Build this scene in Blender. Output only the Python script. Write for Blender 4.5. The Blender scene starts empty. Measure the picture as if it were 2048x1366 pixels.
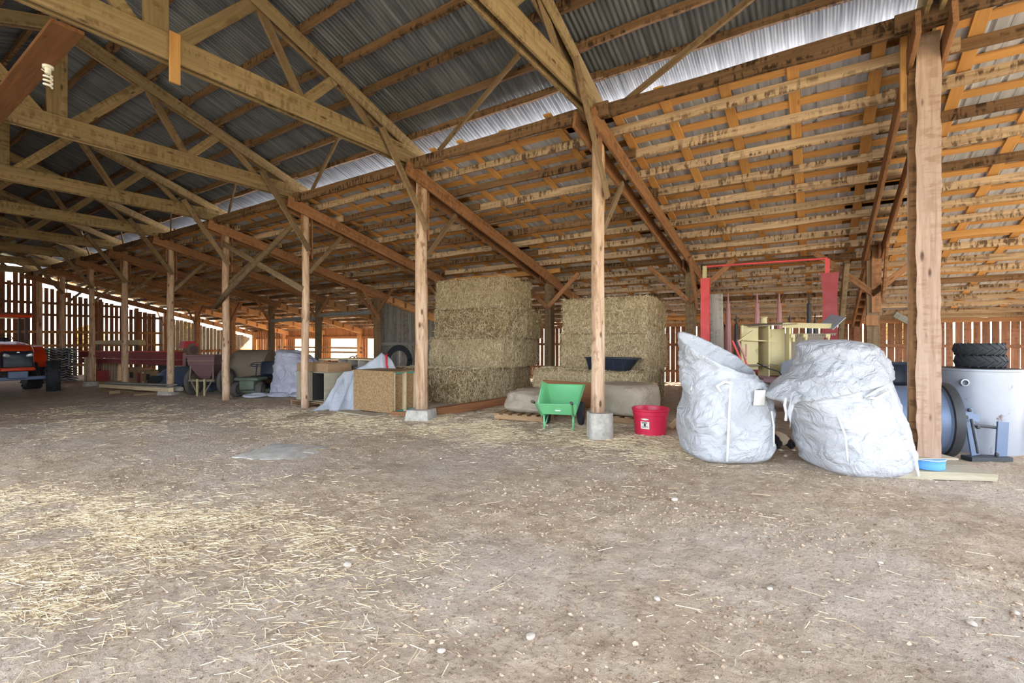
import bpy, bmesh, math, random
import numpy as np
from mathutils import Vector, Matrix, noise

# ------------------------------------------------------------------ camera, light, exposure
SC = bpy.context.scene
COL = SC.collection
YAW = 0.5807157                      # angle between the view and the across-the-barn axis (+X)
cam = bpy.data.cameras.new('camera')
cam.sensor_width = 36.0
cam.lens = 938.27 / 2048 * 36
cam.shift_y = -1.5 / 2048
cam.clip_start = 0.05
cam.clip_end = 500
camo = bpy.data.objects.new('camera', cam)
COL.objects.link(camo)
camo.location = (0, 0, 1.419)
camo.rotation_euler = (math.pi / 2, 0, YAW - math.pi / 2)
SC.camera = camo

w = bpy.data.worlds.new('sky')
SC.world = w
w.use_nodes = True
nt = w.node_tree
bg = nt.nodes['Background']
sky = nt.nodes.new('ShaderNodeTexSky')
sky.sky_type = 'NISHITA'
sky.sun_disc = False
sky.sun_elevation = math.radians(42)
sky.sun_rotation = math.radians(75)
sky.dust_density = 3.0
sky.air_density = 1.0
mixw = nt.nodes.new('ShaderNodeMix')
mixw.data_type = 'RGBA'
mixw.inputs[0].default_value = 0.5
mixw.inputs[7].default_value = (6.0, 6.1, 6.3, 1)
nt.links.new(sky.outputs[0], mixw.inputs[6])
nt.links.new(mixw.outputs[2], bg.inputs[0])
bg.inputs[1].default_value = 0.42

sun = bpy.data.lights.new('sun', 'SUN')
sun.energy = 22.0
sun.angle = math.radians(2.0)
sun.color = (1.0, 0.90, 0.76)
suno = bpy.data.objects.new('sun', sun)
COL.objects.link(suno)
_sd = Vector((0.72, -0.10, 0.68)).normalized()        # towards the sun: over the lean-to side
suno.rotation_euler = _sd.to_track_quat('Z', 'Y').to_euler()
suno.location = (30, -5, 30)


def portal(name, loc, rot, sx, sy):                    # guides sampling of the daylight through an opening; adds no light
    a = bpy.data.lights.new(name, 'AREA')
    a.shape = 'RECTANGLE'
    a.size = sx
    a.size_y = sy
    a.cycles.is_portal = True
    o = bpy.data.objects.new(name, a)
    COL.objects.link(o)
    o.location = loc
    o.rotation_euler = rot
    return o


portal('portal_front', (-3.4, 4.0, 1.9), (0, -math.pi / 2, 0), 4.9, 19)
portal('portal_end', (7, -5.9, 2.8), (math.pi / 2, 0, 0), 21, 7)
portal('portal_side', (17.6, 12.5, 1.0), (0, math.pi / 2, 0), 2.8, 42)
portal('portal_far', (7, 33.4, 2.8), (-math.pi / 2, 0, 0), 21, 7)

vs = SC.view_settings
vs.view_transform = 'Standard'
vs.look = 'None'
vs.gamma = 1.0
vs.exposure = 1.85
vs.use_curve_mapping = False
SC.cycles.use_denoising = True
SC.cycles.adaptive_threshold = 0.03
SC.cycles.max_bounces = 9
SC.cycles.diffuse_bounces = 6
SC.cycles.sample_clamp_indirect = 12.0

# ------------------------------------------------------------------ dimensions of the barn (metres; X across, Y along)
X1, X2, X3 = 6.53, 11.91, 17.02                        # post rows: log posts, inner lean-to posts, eave wall
YK = [-0.94, 2.76, 6.35, 10.07, 13.78, 17.30, 21.10, 24.60, 28.45, 32.0]
YROW2 = [-0.89, 2.62, 6.52, 10.10, 13.83, 17.40, 20.98, 24.48, 28.21, 32.2]
Y0, YEND = -5.4, 32.6
RIDGE = 2.25


def ztop(x):                                           # upper edge of the truss top chords
    return 6.50 - 0.355 * abs(x - RIDGE)


def zr(x):                                             # upper edge of the lean-to rafters
    return 4.65 - 0.24 * (x - 6.1)


def zg(x, y):                                          # the dirt floor falls gently towards the far end
    return -0.02 * (min(max(y, 2.5), 22.0) - 2.5)


def zgn(x, y):
    z = zg(x, y)
    z += 0.030 * noise.noise(Vector((x * 0.5, y * 0.5, 0.3)))
    z += 0.014 * noise.noise(Vector((x * 2.1, y * 2.1, 4.3)))
    n = noise.noise(Vector((x * 6.5, y * 6.5, 9.1)))
    z += 0.009 * n
    n2 = noise.noise(Vector((x * 15, y * 15, 2.2)))
    z += 0.008 * n2
    if -2.5 < y < 8 and x < 8:
        n3 = noise.noise(Vector((x * 36, y * 36, 5.2)))
        z += 0.005 * n3 * (1.0 + 1.5 * n)
    return z


# ------------------------------------------------------------------ materials
def new_mat(name):
    m = bpy.data.materials.new(name)
    m.use_nodes = True
    n = m.node_tree.nodes
    return m, m.node_tree, n['Principled BSDF']


def N(t, kind, **kw):
    n = t.nodes.new(kind)
    for k, v in kw.items():
        if k in ('op',):
            n.operation = v
        elif hasattr(n, k):
            setattr(n, k, v)
    return n


def ramp(t, fac, stops):
    r = t.nodes.new('ShaderNodeValToRGB')
    e = r.color_ramp.elements
    while len(e) < len(stops):
        e.new(0.5)
    for i, (p, c) in enumerate(stops):
        e[i].position = p
        e[i].color = (*c, 1) if len(c) == 3 else c
    t.links.new(fac, r.inputs[0])
    return r.outputs[0]


def mixc(t, fac, a, b, mode='MIX'):
    m = t.nodes.new('ShaderNodeMix')
    m.data_type = 'RGBA'
    m.blend_type = mode
    for sock, v in ((m.inputs[0], fac), (m.inputs[6], a), (m.inputs[7], b)):
        if hasattr(v, 'is_linked'):
            t.links.new(v, sock)
        elif isinstance(v, (int, float)):
            sock.default_value = v
        else:
            sock.default_value = (*v, 1)
    return m.outputs[2]


def math_(t, op, a, b=None):
    m = t.nodes.new('ShaderNodeMath')
    m.operation = op
    for i, v in enumerate((a, b)):
        if v is None:
            continue
        if hasattr(v, 'is_linked'):
            t.links.new(v, m.inputs[i])
        else:
            m.inputs[i].default_value = v
    return m.outputs[0]


def coords(t, scale=(1, 1, 1), jitter=True, which='Object'):
    tc = t.nodes.new('ShaderNodeTexCoord')
    mp = t.nodes.new('ShaderNodeMapping')
    mp.inputs['Scale'].default_value = scale
    t.links.new(tc.outputs[which], mp.inputs[0])
    if jitter:
        oi = t.nodes.new('ShaderNodeObjectInfo')
        mu = t.nodes.new('ShaderNodeVectorMath')
        mu.operation = 'SCALE'
        mu.inputs[0].default_value = (37.0, 53.0, 71.0)
        t.links.new(oi.outputs['Random'], mu.inputs['Scale'])
        t.links.new(mu.outputs[0], mp.inputs['Location'])
    return mp.outputs[0]


def tnoise(t, vec, scale, detail=4, rough=0.6, dist=0.0):
    n = t.nodes.new('ShaderNodeTexNoise')
    n.inputs['Scale'].default_value = scale
    n.inputs['Detail'].default_value = detail
    n.inputs['Roughness'].default_value = rough
    n.inputs['Distortion'].default_value = dist
    t.links.new(vec, n.inputs['Vector'])
    return n.outputs[0]


def tvor(t, vec, scale, feature='F1', out=0):
    n = t.nodes.new('ShaderNodeTexVoronoi')
    n.feature = feature
    n.inputs['Scale'].default_value = scale
    t.links.new(vec, n.inputs['Vector'])
    return n.outputs[out]


def bump(t, b, h, strength=0.4, dist=0.01):
    bn = t.nodes.new('ShaderNodeBump')
    bn.inputs['Strength'].default_value = strength
    bn.inputs['Distance'].default_value = dist
    t.links.new(h, bn.inputs['Height'])
    t.links.new(bn.outputs[0], b.inputs['Normal'])


def rnd(t):
    return t.nodes.new('ShaderNodeObjectInfo').outputs['Random']


def S(r, g, b):                                        # sRGB bytes to linear
    f = lambda v: (v / 255 / 12.92) if v / 255 <= 0.04045 else ((v / 255 + 0.055) / 1.055) ** 2.4
    return (f(r), f(g), f(b))


def wood(name, dark, light, grain=1.0, knots=0.5, stain=None, stain_amt=0.0, vary=0.35, rough=0.85, ax='x'):
    m, t, b = new_mat(name)
    _c = globals()['coords']
    coords = (lambda t_, s_: _c(t_, s_)) if ax == 'x' else (lambda t_, s_: _c(t_, (s_[1], s_[2], s_[0])))
    v = coords(t, (1.2, 22 * grain, 22 * grain))
    g = tnoise(t, v, 1.0, 5, 0.65, 0.6)
    c = ramp(t, g, [(0.28, dark), (0.72, light)])
    v2 = coords(t, (0.9, 3.0, 3.0))
    bl = tnoise(t, v2, 1.1, 3)
    c = mixc(t, ramp(t, bl, [(0.35, (0, 0, 0)), (0.7, (0.6, 0.6, 0.6))]), c, tuple(x * 0.72 for x in light))
    if knots:
        vk = coords(t, (2.2, 7, 7))
        k = tvor(t, vk, 1.0)
        c = mixc(t, ramp(t, k, [(0.07, (knots,) * 3), (0.15, (0, 0, 0))]), c, tuple(x * 0.28 for x in dark))
    if stain:
        vs_ = coords(t, (17.0, 5.0, 5.0))
        s1 = tnoise(t, vs_, 1.0, 3, 0.6, 0.4)
        vm = coords(t, (0.8, 9.0, 9.0))
        s2 = tnoise(t, vm, 1.0, 2)
        sm = math_(t, 'MULTIPLY', ramp(t, s1, [(0.48, (0, 0, 0)), (0.58, (1, 1, 1))]), ramp(t, s2, [(0.42, (0, 0, 0)), (0.6, (stain_amt,) * 3)]))
        c = mixc(t, sm, c, stain)
    hsv = t.nodes.new('ShaderNodeHueSaturation')
    t.links.new(c, hsv.inputs['Color'])
    r = rnd(t)
    t.links.new(math_(t, 'ADD', math_(t, 'MULTIPLY', r, vary), 1 - vary / 2), hsv.inputs['Value'])
    t.links.new(hsv.outputs[0], b.inputs['Base Color'])
    b.inputs['Roughness'].default_value = rough
    b.inputs['Specular IOR Level'].default_value = 0.2
    bump(t, b, g, 0.35, 0.006)
    return m


def paint(name, col, rust=0.15, rustcol=(0.12, 0.05, 0.025), rough=0.45, metal=0.0, scale=6.0, vary=0.0):
    m, t, b = new_mat(name)
    v = coords(t)
    n = tnoise(t, v, scale, 6, 0.65)
    n2 = tnoise(t, v, scale * 0.35, 3, 0.6)
    c = mixc(t, ramp(t, n2, [(0.35, (0, 0, 0)), (0.75, (0.55,) * 3)]), col, tuple(x * 0.7 for x in col))
    c = mixc(t, ramp(t, n, [(0.62, (0, 0, 0)), (0.70, (min(1, rust * 3),) * 3)]), c, rustcol)
    t.links.new(c, b.inputs['Base Color'])
    b.inputs['Metallic'].default_value = metal
    t.links.new(ramp(t, n, [(0.3, (rough * 0.8,) * 3), (0.8, (min(1, rough * 1.5),) * 3)]), b.inputs['Roughness'])
    bump(t, b, n, 0.12, 0.004)
    return m


def cloth(name, col, trans=0.0, rough=0.5, scale=9.0, strength=0.5, weave=True):
    m, t, b = new_mat(name)
    v = coords(t)
    n = tnoise(t, v, scale, 5, 0.55, 1.2)
    r = t.nodes.new('ShaderNodeMath')
    r.operation = 'ABSOLUTE'
    t.links.new(math_(t, 'SUBTRACT', n, 0.5), r.inputs[0])
    fine = tnoise(t, v, scale * 5, 3)
    h = math_(t, 'ADD', math_(t, 'MULTIPLY', r.outputs[0], -1.6), math_(t, 'MULTIPLY', fine, 0.10))
    c = mixc(t, ramp(t, tnoise(t, v, 2.2, 4), [(0.4, (0, 0, 0)), (0.8, (0.5,) * 3)]), col, tuple(x * 0.82 for x in col))
    t.links.new(c, b.inputs['Base Color'])
    b.inputs['Roughness'].default_value = rough
    b.inputs['Specular IOR Level'].default_value = 0.35
    if trans:
        tr = t.nodes.new('ShaderNodeBsdfTranslucent')
        tr.inputs[0].default_value = (*col, 1)
        mx = t.nodes.new('ShaderNodeMixShader')
        mx.inputs[0].default_value = trans
        out = t.nodes['Material Output']
        t.links.new(b.outputs[0], mx.inputs[1])
        t.links.new(tr.outputs[0], mx.inputs[2])
        t.links.new(mx.outputs[0], out.inputs[0])
    bump(t, b, h, strength, 0.05)
    return m


MT = {}
MT['truss'] = wood('truss_lumber', S(104, 85, 60), S(168, 145, 108), 1.0, 0.85, S(96, 76, 50), 0.6, 0.3)
MT['truss_old'] = wood('weathered_lumber', S(96, 77, 57), S(152, 128, 98), 1.0, 0.6, S(92, 70, 50), 0.5, 0.35)
MT['rafter'] = wood('rafter_lumber', S(120, 82, 56), S(172, 126, 90), 1.0, 0.5, S(92, 60, 38), 0.5, 0.35)
MT['rafter_new'] = wood('pale_rafter_lumber', S(190, 140, 92), S(226, 180, 130), 1.0, 0.5, None, 0, 0.25)
MT['purlin'] = wood('rough_purlin', S(124, 98, 74), S(206, 180, 148), 0.9, 0.3, S(64, 46, 34), 0.85, 0.4)
MT['purlin_dark'] = wood('dark_purlin', S(84, 62, 44), S(136, 106, 78), 0.9, 0.3, S(42, 30, 22), 0.9, 0.4)
MT['orange'] = wood('fresh_orange_board', S(184, 130, 74), S(214, 164, 102), 0.8, 0.35, None, 0, 0.22, 0.7)
MT['plank_red'] = wood('reddish_plank', S(130, 84, 54), S(166, 116, 78), 0.9, 0.4, None, 0, 0.2)
MT['plank_brown'] = wood('brown_plank', S(92, 60, 38), S(128, 88, 58), 0.9, 0.4, None, 0, 0.2)
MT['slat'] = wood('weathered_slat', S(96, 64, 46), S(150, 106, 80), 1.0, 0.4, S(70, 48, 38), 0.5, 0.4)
MT['slat_orange'] = wood('sunlit_slat_wood', S(138, 94, 64), S(188, 140, 100), 1.0, 0.4, None, 0, 0.3)  # lit copy of the slat wood: daylight on the boards is in the colour
MT['grey_board'] = wood('grey_barn_board', S(132, 124, 110), S(186, 180, 168), 1.0, 0.3, S(96, 90, 82), 0.5, 0.35)
MT['greyblue_board'] = wood('silvery_barn_board', S(112, 114, 112), S(160, 162, 160), 1.0, 0.3, S(80, 80, 80), 0.5, 0.35)
MT['pine'] = wood('pale_pine', S(206, 178, 134), S(236, 214, 174), 0.9, 0.4, None, 0, 0.15)
MT['ply'] = wood('grey_plywood', S(140, 132, 112), S(178, 168, 146), 0.5, 0.2, None, 0, 0.25)
MT['crate'] = wood('brown_crate_wood', S(132, 100, 72), S(176, 144, 110), 0.7, 0.3, None, 0, 0.25)
MT['live_edge'] = wood('live_edge_timber', S(142, 112, 92), S(192, 166, 146), 0.9, 0.95, S(128, 96, 72), 0.5, 0.1, ax='z')
MT['bark'] = wood('bark_edge', S(96, 68, 44), S(150, 112, 76), 0.8, 0.4, S(60, 42, 28), 0.6, 0.2, ax='z')


def log_mat():
    m, t, b = new_mat('debarked_log')
    v = coords(t, (9, 9, 0.9))
    g = tnoise(t, v, 1.6, 5, 0.65, 0.5)
    c = ramp(t, g, [(0.3, S(150, 114, 86)), (0.55, S(196, 166, 138)), (0.75, S(214, 192, 168))])
    v2 = coords(t, (3, 3, 1.2))
    p = tnoise(t, v2, 2.2, 5, 0.7)
    c = mixc(t, ramp(t, p, [(0.56, (0, 0, 0)), (0.68, (0.8,) * 3)]), c, S(120, 82, 56))
    k = tvor(t, coords(t, (6, 6, 2.4)), 1.0)
    c = mixc(t, ramp(t, k, [(0.10, (0.85,) * 3), (0.17, (0, 0, 0))]), c, S(86, 58, 40))
    t.links.new(c, b.inputs['Base Color'])
    b.inputs['Roughness'].default_value = 0.85
    b.inputs['Specular IOR Level'].default_value = 0.2
    bump(t, b, p, 0.35, 0.012)
    return m


MT['log'] = log_mat()


def steel(name, base, dark, rough=0.42, metal=0.75, streak=(1, 14, 1), scale=1.0, vary=0.25):
    m, t, b = new_mat(name)
    n = tnoise(t, coords(t, streak), scale, 4, 0.6)
    n2 = tnoise(t, coords(t), 0.9, 4, 0.6)
    c = mixc(t, ramp(t, n, [(0.35, (0, 0, 0)), (0.7, (1, 1, 1))]), dark, base)
    c = mixc(t, ramp(t, n2, [(0.5, (0, 0, 0)), (0.75, (0.5,) * 3)]), c, dark)
    hsv = t.nodes.new('ShaderNodeHueSaturation')
    t.links.new(c, hsv.inputs['Color'])
    t.links.new(math_(t, 'ADD', math_(t, 'MULTIPLY', rnd(t), vary), 1 - vary / 2), hsv.inputs['Value'])
    t.links.new(hsv.outputs[0], b.inputs['Base Color'])
    b.inputs['Metallic'].default_value = metal
    b.inputs['Roughness'].default_value = rough
    return m


MT['galv'] = steel('galvanised_corrugated_steel', (0.21, 0.225, 0.245), (0.08, 0.09, 0.105), 0.45, 0.4)
MT['ribbed'] = steel('ribbed_roof_steel', (0.60, 0.62, 0.68), (0.38, 0.40, 0.46), 0.4, 0.25)
MT['steel'] = steel('bare_steel', (0.42, 0.46, 0.52), (0.24, 0.27, 0.32), 0.4, 0.8, (1, 1, 1), 4.0)
MT['chrome'] = steel('bright_metal', (0.8, 0.8, 0.8), (0.6, 0.6, 0.6), 0.2, 1.0, (1, 1, 1), 4.0)


def concrete(name, a, b_, sc=9.0):
    m, t, b = new_mat(name)
    v = coords(t)
    n = tnoise(t, v, sc, 8, 0.7)
    c = ramp(t, n, [(0.3, a), (0.7, b_)])
    c = mixc(t, ramp(t, tvor(t, v, sc * 7), [(0.1, (0.5,) * 3), (0.3, (0, 0, 0))]), c, tuple(x * 0.6 for x in a))
    t.links.new(c, b.inputs['Base Color'])
    b.inputs['Roughness'].default_value = 0.92
    bump(t, b, n, 0.5, 0.01)
    return m


MT['concrete'] = concrete('grey_concrete', S(148, 142, 132), S(196, 190, 180))
MT['stone'] = concrete('pale_stone', S(160, 146, 132), S(202, 190, 178), 14)


def osb():
    m, t, b = new_mat('oriented_strand_board')
    v = coords(t, (1, 1, 1))
    vo = t.nodes.new('ShaderNodeTexVoronoi')
    vo.inputs['Scale'].default_value = 42
    t.links.new(v, vo.inputs['Vector'])
    c = mixc(t, vo.outputs['Color'], S(122, 94, 62), S(176, 144, 102))
    n = tnoise(t, v, 30, 3)
    c = mixc(t, ramp(t, n, [(0.5, (0, 0, 0)), (0.7, (0.6,) * 3)]), c, S(96, 72, 46))
    t.links.new(c, b.inputs['Base Color'])
    b.inputs['Roughness'].default_value = 0.7
    return m


MT['osb'] = osb()


def hay(name, cols):
    m, t, b = new_mat(name)
    v = coords(t, (16, 16, 60))
    a = tnoise(t, coords(t, (34, 34, 9)), 1.0, 5, 0.75, 1.4)
    a2 = tnoise(t, coords(t, (9, 9, 38)), 1.0, 5, 0.75, 1.8)
    mx = math_(t, 'ADD', math_(t, 'MULTIPLY', a, 0.55), math_(t, 'MULTIPLY', a2, 0.45))
    c = ramp(t, mx, [(0.36, cols[0]), (0.47, cols[1]), (0.56, cols[2]), (0.66, cols[3])])
    big = tnoise(t, coords(t, (2.4, 2.4, 0.8)), 1.0, 3)
    c = mixc(t, ramp(t, big, [(0.45, (0, 0, 0)), (0.75, (0.45,) * 3)]), c, cols[1])
    t.links.new(c, b.inputs['Base Color'])
    b.inputs['Roughness'].default_value = 0.95
    b.inputs['Specular IOR Level'].default_value = 0.1
    bump(t, b, mx, 0.9, 0.03)
    return m


MT['hay'] = hay('baled_hay', [S(76, 60, 42), S(156, 134, 100), S(210, 190, 152), S(242, 228, 196)])
MT['hay_brown'] = hay('aged_hay', [S(52, 38, 26), S(118, 94, 66), S(176, 150, 110), S(222, 200, 160)])


def straw_mat(name, a, b_):
    m, t, b = new_mat(name)
    g = t.nodes.new('ShaderNodeNewGeometry')
    c = mixc(t, g.outputs['Random Per Island'], a, b_)
    t.links.new(c, b.inputs['Base Color'])
    b.inputs['Roughness'].default_value = 0.6
    b.inputs['Specular IOR Level'].default_value = 0.25
    return m


MT['straw'] = straw_mat('loose_straw_stalks', S(186, 160, 120), S(246, 230, 196))
MT['haystalk'] = straw_mat('hay_stalks', S(146, 122, 84), S(246, 230, 192))
MT['clod'] = straw_mat('dry_soil_crumbs', S(122, 98, 78), S(200, 176, 150))


def dirt():
    m, t, b = new_mat('dry_dirt_floor')
    v = coords(t, jitter=False)
    n = tnoise(t, v, 0.45, 6, 0.6)
    n2 = tnoise(t, v, 5.0, 8, 0.72)
    n3 = tnoise(t, v, 38.0, 5, 0.75)
    c = ramp(t, n2, [(0.3, S(164, 138, 114)), (0.5, S(208, 182, 154)), (0.72, S(230, 210, 186))])
    c = mixc(t, ramp(t, n, [(0.42, (0, 0, 0)), (0.62, (0.55,) * 3)]), c, S(218, 205, 190))
    c = mixc(t, ramp(t, n3, [(0.56, (0, 0, 0)), (0.66, (0.75,) * 3)]), c, S(94, 72, 56))
    c = mixc(t, ramp(t, n3, [(0.30, (0.6,) * 3), (0.42, (0, 0, 0))]), c, S(214, 200, 184))
    damp = tnoise(t, coords(t, (0.6, 0.35, 1), False), 1.0, 5, 0.65)
    c = mixc(t, ramp(t, damp, [(0.58, (0, 0, 0)), (0.70, (0.35,) * 3)]), c, S(126, 102, 82))
    fl = tnoise(t, coords(t, (80, 22, 1), False), 1.0, 4, 0.7, 1.0)
    fm = tnoise(t, coords(t, (.8, .6, 1), False), 1.0, 3, 0.6)
    c = mixc(t, math_(t, 'MULTIPLY', ramp(t, fl, [(0.56, (0, 0, 0)), (0.63, (0.8,) * 3)]), ramp(t, fm, [(.45, (.15,) * 3), (.6, (1, 1, 1))])), c, S(214, 194, 156))
    t.links.new(c, b.inputs['Base Color'])
    b.inputs['Roughness'].default_value = 0.95
    b.inputs['Specular IOR Level'].default_value = 0.15
    vo = tvor(t, v, 26.0)
    h = math_(t, 'ADD', math_(t, 'ADD', math_(t, 'MULTIPLY', n2, 0.6), math_(t, 'MULTIPLY', n3, 0.55)), math_(t, 'MULTIPLY', vo, -0.25))
    bump(t, b, h, 1.0, 0.08)
    return m


MT['dirt'] = dirt()


def simple(name, col, rough=0.6, metal=0.0, spec=0.4, vary=0.0, noisy=0.25, sc=8.0):
    m, t, b = new_mat(name)
    n = tnoise(t, coords(t), sc, 4)
    c = mixc(t, ramp(t, n, [(0.35, (0, 0, 0)), (0.75, (noisy * 2,) * 3)]), col, tuple(x * 0.55 for x in col))
    t.links.new(c, b.inputs['Base Color'])
    b.inputs['Roughness'].default_value = rough
    b.inputs['Metallic'].default_value = metal
    b.inputs['Specular IOR Level'].default_value = spec
    return m


MT['rubber'] = simple('black_rubber', S(52, 54, 58), 0.75, 0, 0.3, 0, 0.3, 12)
MT['rubber_dusty'] = simple('dusty_rubber', S(92, 88, 84), 0.85, 0, 0.2, 0, 0.35, 9)
MT['black_plastic'] = simple('black_plastic', S(40, 48, 62), 0.45, 0, 0.4, 0, 0.3)
MT['dark'] = simple('dark_grey_metal', S(62, 64, 68), 0.55, 0.3, 0.4)
MT['red_plastic'] = simple('red_plastic', S(205, 40, 72), 0.38, 0, 0.45, 0, 0.12, 4)
MT['green_paint'] = paint('green_painted_steel', S(122, 202, 142), 0.04, S(120, 110, 80), 0.45)
MT['red_paint'] = paint('red_painted_steel', S(206, 62, 62), 0.08, S(110, 50, 40), 0.5)
MT['maroon_paint'] = paint('faded_maroon_paint', S(146, 52, 56), 0.12, S(150, 120, 110), 0.6)
MT['pink_paint'] = paint('sun_faded_red_paint', S(172, 124, 120), 0.12, S(130, 90, 80), 0.65)
MT['yellow_paint'] = paint('faded_yellow_paint', S(186, 172, 126), 0.18, S(120, 96, 66), 0.6)
MT['orange_paint'] = paint('tractor_orange_paint', S(226, 74, 32), 0.0, S(90, 40, 20), 0.3)
MT['tank_paint'] = paint('chalky_white_tank_paint', S(150, 155, 165), 0.30, S(92, 66, 54), 0.4, 0.35, 5.0)
MT['blue_steel'] = paint('blue_grey_steel', S(100, 116, 142), 0.06, S(90, 80, 80), 0.45, 0.3)
MT['blue_can'] = paint('blue_painted_pail', S(86, 150, 206), 0.3, S(206, 206, 200), 0.55, 0, 4.0)
MT['dark_green'] = paint('dark_green_paint', S(44, 84, 66), 0.05, S(70, 70, 60), 0.5)
MT['mower_green'] = paint('dusty_green_paint', S(98, 110, 94), 0.08, S(90, 84, 70), 0.65)
MT['hopper'] = paint('rusty_maroon_hopper', S(112, 82, 84), 0.25, S(120, 72, 50), 0.7)
MT['tan_metal'] = paint('rusted_tan_metal', S(126, 112, 94), 0.2, S(94, 70, 50), 0.7)
MT['bag'] = cloth('white_woven_bag', S(186, 188, 193), 0.06, 0.42, 4.0, 1.0)
MT['bag_film'] = cloth('pale_plastic_liner', S(186, 188, 193), 0.12, 0.3, 7.0, 1.0)
MT['webbing'] = cloth('white_webbing', S(232, 232, 230), 0, 0.7, 30, 0.2)
MT['tarp'] = cloth('white_tarp', S(186, 190, 198), 0.08, 0.5, 5.0, 0.6)
MT['tarp_lilac'] = cloth('pale_lilac_tarp', S(190, 189, 204), 0.08, 0.4, 6.0, 1.0)
MT['film'] = cloth('dusty_plastic_film', S(176, 162, 142), 0.12, 0.35, 6.0, 0.6)
MT['label'] = simple('off_white_paper', S(226, 222, 212), 0.7, 0, 0.2, 0, 0.1)
MT['ink'] = simple('dark_print', S(52, 50, 50), 0.7, 0, 0.2, 0, 0.05)  # print colour; also painted shade in the cabinet bay and crate holes
MT['lamp'] = simple('white_glass', S(232, 230, 218), 0.25, 0, 0.5, 0, 0.05)
MT['glass'] = simple('grey_headlamp_glass', S(206, 210, 212), 0.12, 0.2, 0.6, 0, 0.2)
MT['strap'] = simple('red_strap', S(198, 54, 66), 0.6, 0, 0.3, 0, 0.1)
MT['fur_black'] = simple('black_fur', S(46, 44, 46), 0.9, 0, 0.1, 0, 0.3, 30)
MT['fur_buff'] = simple('buff_fur', S(206, 184, 156), 0.9, 0, 0.1, 0, 0.2, 30)
MT['fur_white'] = simple('white_fur', S(220, 216, 212), 0.9, 0, 0.1, 0, 0.2, 30)
MT['leafmat'] = straw_mat('autumn_leaves', S(170, 160, 110), S(226, 190, 130))
MT['yard'] = simple('dry_yard', S(112, 107, 86), 0.95, 0, 0.1, 0, 0.3, 0.5)
MT['snowhill'] = simple('dry_grass_field', S(206, 196, 160), 0.95, 0, 0.1, 0, 0.3, 0.1)
MT['wire'] = simple('black_cable', S(30, 30, 34), 0.6, 0, 0.3, 0, 0.1)
MT['turq'] = simple('turquoise_board_edge', S(84, 176, 160), 0.7, 0, 0.2, 0, 0.2)


# ------------------------------------------------------------------ mesh helpers
WM = {}                                               # world matrices of objects made here


def setp(o, parent, M):
    WM[o.name] = M
    if parent is not None:
        o.parent = parent
        o.matrix_basis = WM[parent.name].inverted() @ M
    else:
        o.matrix_basis = M
    return o


def tag(o, label=None, cat=None, group=None, kind=None):
    for k, v in (('label', label), ('category', cat), ('group', group), ('kind', kind)):
        if v:
            o[k] = v
    return o


def root(name, label, cat, loc, rz=0.0, group=None, kind=None):
    o = bpy.data.objects.new(name, None)
    COL.objects.link(o)
    o.empty_display_size = 0.2
    setp(o, None, Matrix.Translation(loc) @ Matrix.Rotation(rz, 4, 'Z'))
    return tag(o, label, cat, group, kind)


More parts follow.
